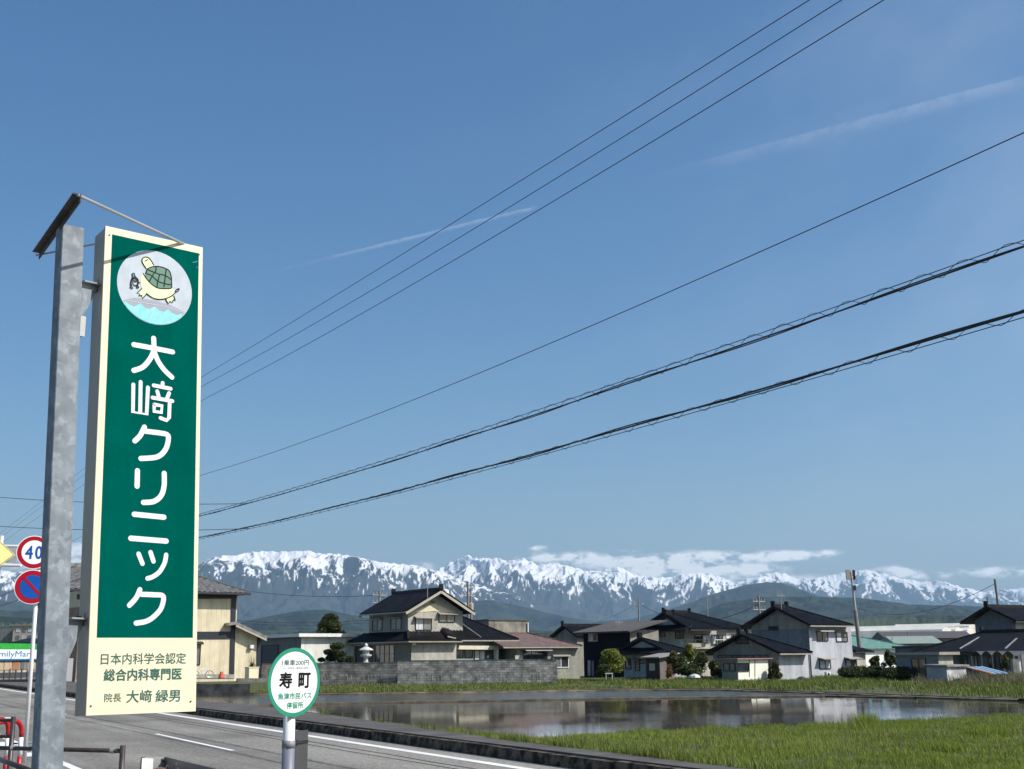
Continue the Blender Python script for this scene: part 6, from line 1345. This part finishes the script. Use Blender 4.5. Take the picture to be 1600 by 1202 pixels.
o40, c40, uu, nn, kk_ = rdisc(53.2, 863.2, 25.8, ((25.8, SWHITE, ''), (24.6, SREDM, 'red_ring'), (18.3, SWHITE, 'white_field')), 'speed_limit_disc')
for ch, x0, x1 in (('4', 40.2, 51.6), ('0', 54.6, 65.5)):
    P0_ = c40+uu*((x0-53.2)*kk_)+nn*.0125; place_text(ch, c40+nn*.0125, uu, Vector((0, 0, 1)), nn, (x0-53.2)*kk_, (x1-53.2)*kk_, (863.2-873.8)*kk_, (863.2-853.0)*kk_, SBLUE, o40, 'numeral', .02, .001)
onp, cnp, uu, nn, kk_ = rdisc(50.5, 917.3, 26.3, ((26.3, SWHITE, ''), (25.2, SREDM, 'red_ring'), (18.0, SBLUE, 'blue_field')), 'no_parking_disc')
mb = MB(); d_ = Vector((.70, 0, -.71)); dd_ = (uu*.70-Vector((0, 0, .71))).normalized(); mb.bar(cnp+nn*.0135-dd_*19.5*kk_, cnp+nn*.0135+dd_*19.5*kk_, 4.2*kk_, .004, upv=nn); mb.build('red_slash', SREDM, onp)
mb = MB(); q = atY(60, 945, YS); mb.box(q-Vector((.05, 0, .05)), Vector((.1, 0, 0)), Vector((0, .08, 0)), Vector((0, 0, .1))); mb.build('sign_clamp', FRAME, rs)
# yellow diamond sign with its white backing rails
ys = thing('diamond_sign', 'yellow diamond road sign with white rails cut by the left edge', 'road sign', Vector((atY(-14, 866, 22).x, 22, 0)))
cy_ = atY(-14, 866, 22); k = 22/F
for i, (r_, m_, nm) in enumerate(((31.5, SYEL, 'plate'), (30.2, INK, 'black_line'), (29.2, SYEL, 'yellow_field'))):
    mb = MB(); mb.prism([cy_+Vector((.87, .5, 0))*(r_*k*1.1*math.cos(t_))+Vector((.5, -.87, 0))*(.004*i)+Vector((0, 0, r_*k*math.sin(t_)*.98)) for t_ in (0, math.pi/2, math.pi, 3*math.pi/2)], Vector((.5, -.87, 0))*.0034); mb.build(nm, m_, ys)
for yy in (853.5, 883.5):
    a = atY(-60, yy-.5, 22.45); b_ = atY(33, yy+.5, 22.45); mb = MB(); mb.tube([a, b_], .028, 8); mb.build('rail', WHITE, ys)
mb = MB(); mb.box(atY(-60, 880, 22.55), Vector((1.04, 0, 0)), Vector((0, .01, 0)), Vector((0, 0, .28))); mb.build('back_board', mat('pale_grey_board', (.55, .56, .58), .5), ys)
mb = MB(); q = Vector((cy_.x-.1, 22.62, 0)); mb.tube([q, q+Vector((0, 0, cy_.z+.4))], .04, 10); mb.build('pole', WHITE, ys)
# ================================================================== shop beyond the road, distant town at the left
h0 = atY(59, 1030, 105); shop = thing('convenience_store', 'convenience store with green and white lettered fascia at the far left', 'shop', Vector((h0.x, h0.y, 0)))
R1 = atY(58.5, 1030, 109); L1 = atY(-120, 1030, 95); d_ = Vector((R1.x-L1.x, R1.y-L1.y, 0)); Ls = d_.length; d_.normalize(); n_ = Vector((d_.y, -d_.x, 0))
def shz(py): return onz(R1, py)
P0 = Vector((L1.x, L1.y, 0)); mb = MB(); mb.box(P0+Vector((0, 0, -1)), d_*Ls, -n_*9, Vector((0, 0, shz(1008)+1))); mb.build('wall', mat('store_wall', (.33, .30, .24), .7, var=.5, scale=.9, stretch=(3, 3, .1)), shop)
for y0, y1, m_, nm, o_ in ((1006, 1015.3, SHOPG, 'green_band', .25), (1015.3, 1029.3, SWHITE, 'white_band', .25), (1029.3, 1031.6, SHOPB, 'blue_band', .25)):
    mb = MB(); mb.box(P0+Vector((0, 0, shz(y1)))+n_*.001, d_*Ls, n_*o_, Vector((0, 0, shz(y0)-shz(y1)-.004))); mb.build(nm, m_, shop)
Pw = lambda px, py: (lambda Q: ((Q-P0).dot(d_), Q.z))(onplane(px, py, P0+n_*.25, n_))
a = Pw(-15.5, 1022); b_ = Pw(51.5, 1022); place_text('FamilyMart', P0, d_, Vector((0, 0, 1)), n_, a[0], b_[0], shz(1028.8), shz(1017.6), SHOPB, shop, 'fascia_lettering', .012, .26)
rr = random.Random(6)
for k in range(14):
    x = Ls-.3-k*1.1; mb = MB(); mb.box(P0+d_*(x-1.0)+Vector((0, 0, shz(1046)))+n_*.01, d_*.98, n_*.04, Vector((0, 0, shz(1032.5)-shz(1046)))); mb.build('window_blind', (mat('tan_blind', (.42, .33, .22), .6), mat('grey_blind', (.25, .23, .2), .6), mat('rust_blind', (.30, .15, .08), .6), GLASSM)[rr.randrange(4)], shop)
mb = MB(); mb.box(P0+Vector((0, 0, shz(1058)))+n_*.01, d_*Ls, n_*.03, Vector((0, 0, shz(1050)-shz(1058)))); mb.build('dark_base', DGREY, shop)
for k in range(5):
    p = atY(6+k*9, 1058, 100); mb = MB(); mb.tube([Vector((p.x, p.y, -.6)), Vector((p.x, p.y, onz(p, 1047-(k % 2)*2)))], .06, 6); tag(mb.build('bollard', DGREY), 'small dark post before the store window, %s' % ('leftmost of its row', 'second from the left', 'middle of its row', 'fourth from the left', 'rightmost of its row')[k], 'bollard', 'dark posts before the store')
# distant apartment block and tiled roof
ap = atY(60, 1000, 260); blk = thing('apartment_block', 'distant beige low apartment block above the store roof', 'building', Vector((ap.x, ap.y, -1)))
zt_, zm_ = onz(ap, 978), onz(ap, 1003); w_ = (60-20)*260/F; mb = MB(); mb.box(Vector((ap.x-w_, ap.y, -1)), Vector((w_, 0, 0)), Vector((0, 12, 0)), Vector((0, 0, zt_+1))); mb.build('wall', mat('pinkish_render', (.42, .36, .30), .9), blk)
mb = MB(); mb.box(Vector((ap.x-w_*2.3, ap.y+3, -1)), Vector((w_*1.29, 0, 0)), Vector((0, 8, 0)), Vector((0, 0, onz(ap, 981)+1))); mb.build('wing_wall', GREYD, blk)
mb = MB(); mb.box(Vector((ap.x-w_-.3, ap.y-.3, zt_)), Vector((w_+.6, 0, 0)), Vector((0, 12.6, 0)), Vector((0, 0, .35))); mb.build('roof', TANW, blk)
for i in range(4):
    for j in range(2):
        x = ap.x-w_+.7+i*1.3; z_ = zt_-1.3-j*1.5; mb = MB(); mb.box(Vector((x, ap.y-.01, z_)), Vector((.8, 0, 0)), Vector((0, -.05, 0)), Vector((0, 0, .8))); f_ = mb.build('window', GLASSM if (i+j) % 2 else CURT, blk)
for i in range(9):
    x = ap.x-w_*2.2+i*1.5; mb = MB(); mb.tube([Vector((x, ap.y, zt_)), Vector((x, ap.y, zt_+.6))], .08, 5); mb.build('roof_post', TANW, blk)
hp = atY(58, 1008, 170); tr = thing('tiled_roof_house', 'low house showing only its dark tiled roof behind the store', 'house', Vector((hp.x, hp.y, -1)))
zt_, zm_ = onz(hp, 996), onz(hp, 1004); w_ = 46*170/F; mb = MB(); mb.prism([Vector((hp.x-w_, hp.y, zm_)), Vector((hp.x+1, hp.y, zm_)), Vector((hp.x-1.6, hp.y+3, zt_)), Vector((hp.x-w_*.55, hp.y+3, zt_))], Vector((0, .5, -.2))); mb.build('roof', ROOFB, tr)
mb = MB(); mb.box(Vector((hp.x-w_+.5, hp.y+.6, -1)), Vector((w_-.5, 0, 0)), Vector((0, 5, 0)), Vector((0, 0, zm_+.8))); mb.build('wall', TANW, tr)
# ================================================================== guard hoops, pipe fence, rack
for k, (x1_, x0_, yt, lb) in enumerate(((30.0, 12.0, 1124, 'red and white striped guard hoop next to the white sign pole'), (9.2, -12.0, 1121, 'red and white striped guard hoop at the extreme left edge'))):
    Yh = 17.5-k*.6; r_ = .033; A_ = atY(x1_, 1190, Yh); Bq = atY(x0_-6, 1190, Yh-.3); zt_ = onz(A_, yt+2); t_ = thing('guard_hoop', lb, 'guard hoop', Vector((A_.x, A_.y, 0)), 'striped guard hoops by the road')
    dirv = Vector((Bq.x-A_.x, Bq.y-A_.y, 0)).normalized(); Wd = .6; R_ = .16
    z_b, z_w = onz(A_, 1152), onz(A_, 1182)
    leg = lambda base_, za, zb_: [Vector((base_.x, base_.y, za)), Vector((base_.x, base_.y, zb_))]
    A0 = Vector((A_.x, A_.y, 0)); B0 = A0+dirv*Wd
    arch = [A0+Vector((0, 0, z_b))]+[A0+dirv*(R_-R_*math.cos(t_2))+Vector((0, 0, zt_-R_+R_*math.sin(t_2))) for t_2 in np.linspace(0, math.pi/2, 7)]+[B0-dirv*(R_-R_*math.sin(t_2))+Vector((0, 0, zt_-R_+R_*math.cos(t_2))) for t_2 in np.linspace(0, math.pi/2, 7)]+[B0+Vector((0, 0, z_b))]
    mb = MB(); mb.tube(arch, r_, 10); mb.build('red_arch', REDP, t_, smooth=True)
    for q in (A0, B0):
        mb = MB(); mb.tube(leg(q, z_w, z_b), r_*.995, 10); mb.build('white_band', WHITE, t_, smooth=True)
        mb = MB(); mb.tube(leg(q, 0, z_w), r_, 10); mb.build('red_foot', REDP, t_, smooth=True)
YF = 9.0; fence = thing('pipe_fence', 'dark brown pipe railing crossing low behind the galvanised post', 'railing', atY(192, 1260, YF))
fz = lambda px, py, Yd: atY(px, py, Yd)
e_ = fz(192, 1166, YF); mb = MB(); mb.tube([Vector((e_.x, e_.y, 0)), Vector((e_.x, e_.y, onz(e_, 1165)))], .020, 12); mb.build('post', BLACKP, fence, smooth=True)
mb = MB(); mb.tube([fz(-60, 1167.5, YF+.6), fz(190, 1173.5, YF)], .016, 10); mb.build('top_rail', BLACKP, fence, smooth=True)
for px in (20, 158): q = fz(px, 1169+(px-20)*.02, YF+.4-(px-20)*.0023) if px == 20 else fz(175, 1173, YF+.03); mb = MB(); mb.tube([q-Vector((.012, 0, 0)), q+Vector((.03, 0, 0))], .021, 10); mb.build('joint_collar', STEELG, fence)
f2 = thing('pipe_fence', 'dark pipe railing with upright post at the extreme lower left', 'railing', atY(20, 1260, 10.2)); e_ = fz(21, 1121, 10.2)
mb = MB(); mb.tube([Vector((e_.x, e_.y, 0)), Vector((e_.x, e_.y, onz(e_, 1120)))], .020, 12); mb.build('post', BLACKP, f2, smooth=True)
for y0, y1 in ((1125, 1125.5), (1150.5, 1151)): mb = MB(); mb.tube([fz(-50, y0, 10.6), fz(21, y1, 10.2)], .0145, 10); mb.build('rail', BLACKP, f2, smooth=True)
mb = MB(); mb.tube([fz(-30, 1176, 9.6), fz(52, 1206, 8.2)], .018, 10); mb.build('diagonal_rail', BLACKP, f2, smooth=True)
for (px, m_) in ((10, WHITE),): q = fz(px+2, 1124.5, 10.3); mb = MB(); mb.tube([q-Vector((.02, 0, 0)), q+Vector((.02, 0, 0))], .018, 10); mb.build('reflector_collar', m_, f2)
# paint patches by the pole
for (px, py, w_, l_, m_, nm) in ((47, 1179, .22, 1.0, PAINT, 'painted_stripe'), (8, 1163, .5, 1.6, PAINT, 'painted_stripe'), (47, 1160, .35, .5, CYAN, 'cyan_paint_patch'), (24, 1162, .2, .5, CYAN, 'cyan_paint_patch')):
    q = atZ(px, py, .0085); mb = MB(); mb.add([q-PD*w_/2-RD*l_/2, q+PD*w_/2-RD*l_/2, q+PD*w_/2+RD*l_/2, q-PD*w_/2+RD*l_/2], [(0, 1, 2, 3)]); struct(mb.build(nm, m_))
# small steel rack cut off by the bottom edge
YR = 5.6; rk_ = thing('steel_rack', 'grey steel rack with white end plate and chrome hooks cut off by the bottom edge', 'rack', atY(250, 1290, YR))
a = fz(221, 1185, YR); b_ = fz(250, 1183.5, YR+.12); c_ = fz(256, 1183, YR+.12); e_ = fz(345, 1204, YR-.75); zb_ = a.z-.28
down = Vector((0, 0, -.28))
mb = MB(); q = fz(222, 1185, YR); q2 = fz(237, 1186, YR+.03); mb.prism([q, q2, q2+down, q+down], Vector((.004, .012, 0))); mb.build('white_end_plate', WHITE, rk_)
mb = MB(); q3 = fz(220, 1184, YR+.02); mb.prism([q3, q3+Vector((.008, 0, 0)), q3+Vector((.008, 0, 0))+down, q3+down], Vector((0, .05, 0))); mb.build('frame_edge', DGREY, rk_)
mb = MB(); q = fz(226, 1183.5, YR+.05); mb.prism([q, c_, c_+down, q+down], Vector((0, .008, 0))); mb.build('back_plate', STEELG, rk_)
mb = MB(); mb.prism([c_+Vector((.0, .01, 0)), e_+Vector((0, .01, 0)), e_+down, c_+down], Vector((0, .012, 0))); mb.build('long_panel', DGREY, rk_)
q = fz(250, 1199, YR-.05); mb = MB(); mb.lathe(q-Vector((0, 0, .02)), [(.028, -.02), (.034, 0), (.03, .014), (.01, .02)], 14); mb.build('reddish_knob', mat('red_brown_plastic', (.16, .04, .03), .4), rk_)
for k in range(4):
    f_ = .12+.2*k; q = c_.lerp(e_, f_)+Vector((0, -.03, -.03)); pts = [q+Vector((-.01, 0, -.06)), q+Vector((-.008, 0, -.01)), q+Vector((0, 0, .004)), q+Vector((.008, 0, -.01)), q+Vector((.01, 0, -.06))]; mb = MB(); mb.tube(pts, .0028, 6); mb.build('chrome_hook', mat('chrome', (.8, .8, .8), .15, metal=1), rk_)
q = c_+Vector((.02, -.02, -.03)); mb = MB(); mb.tube([c_+Vector((-.02, 0, -.0)), q, q+Vector((.02, 0, -.03))], .004, 5); mb.build('cable', WIREM, rk_)
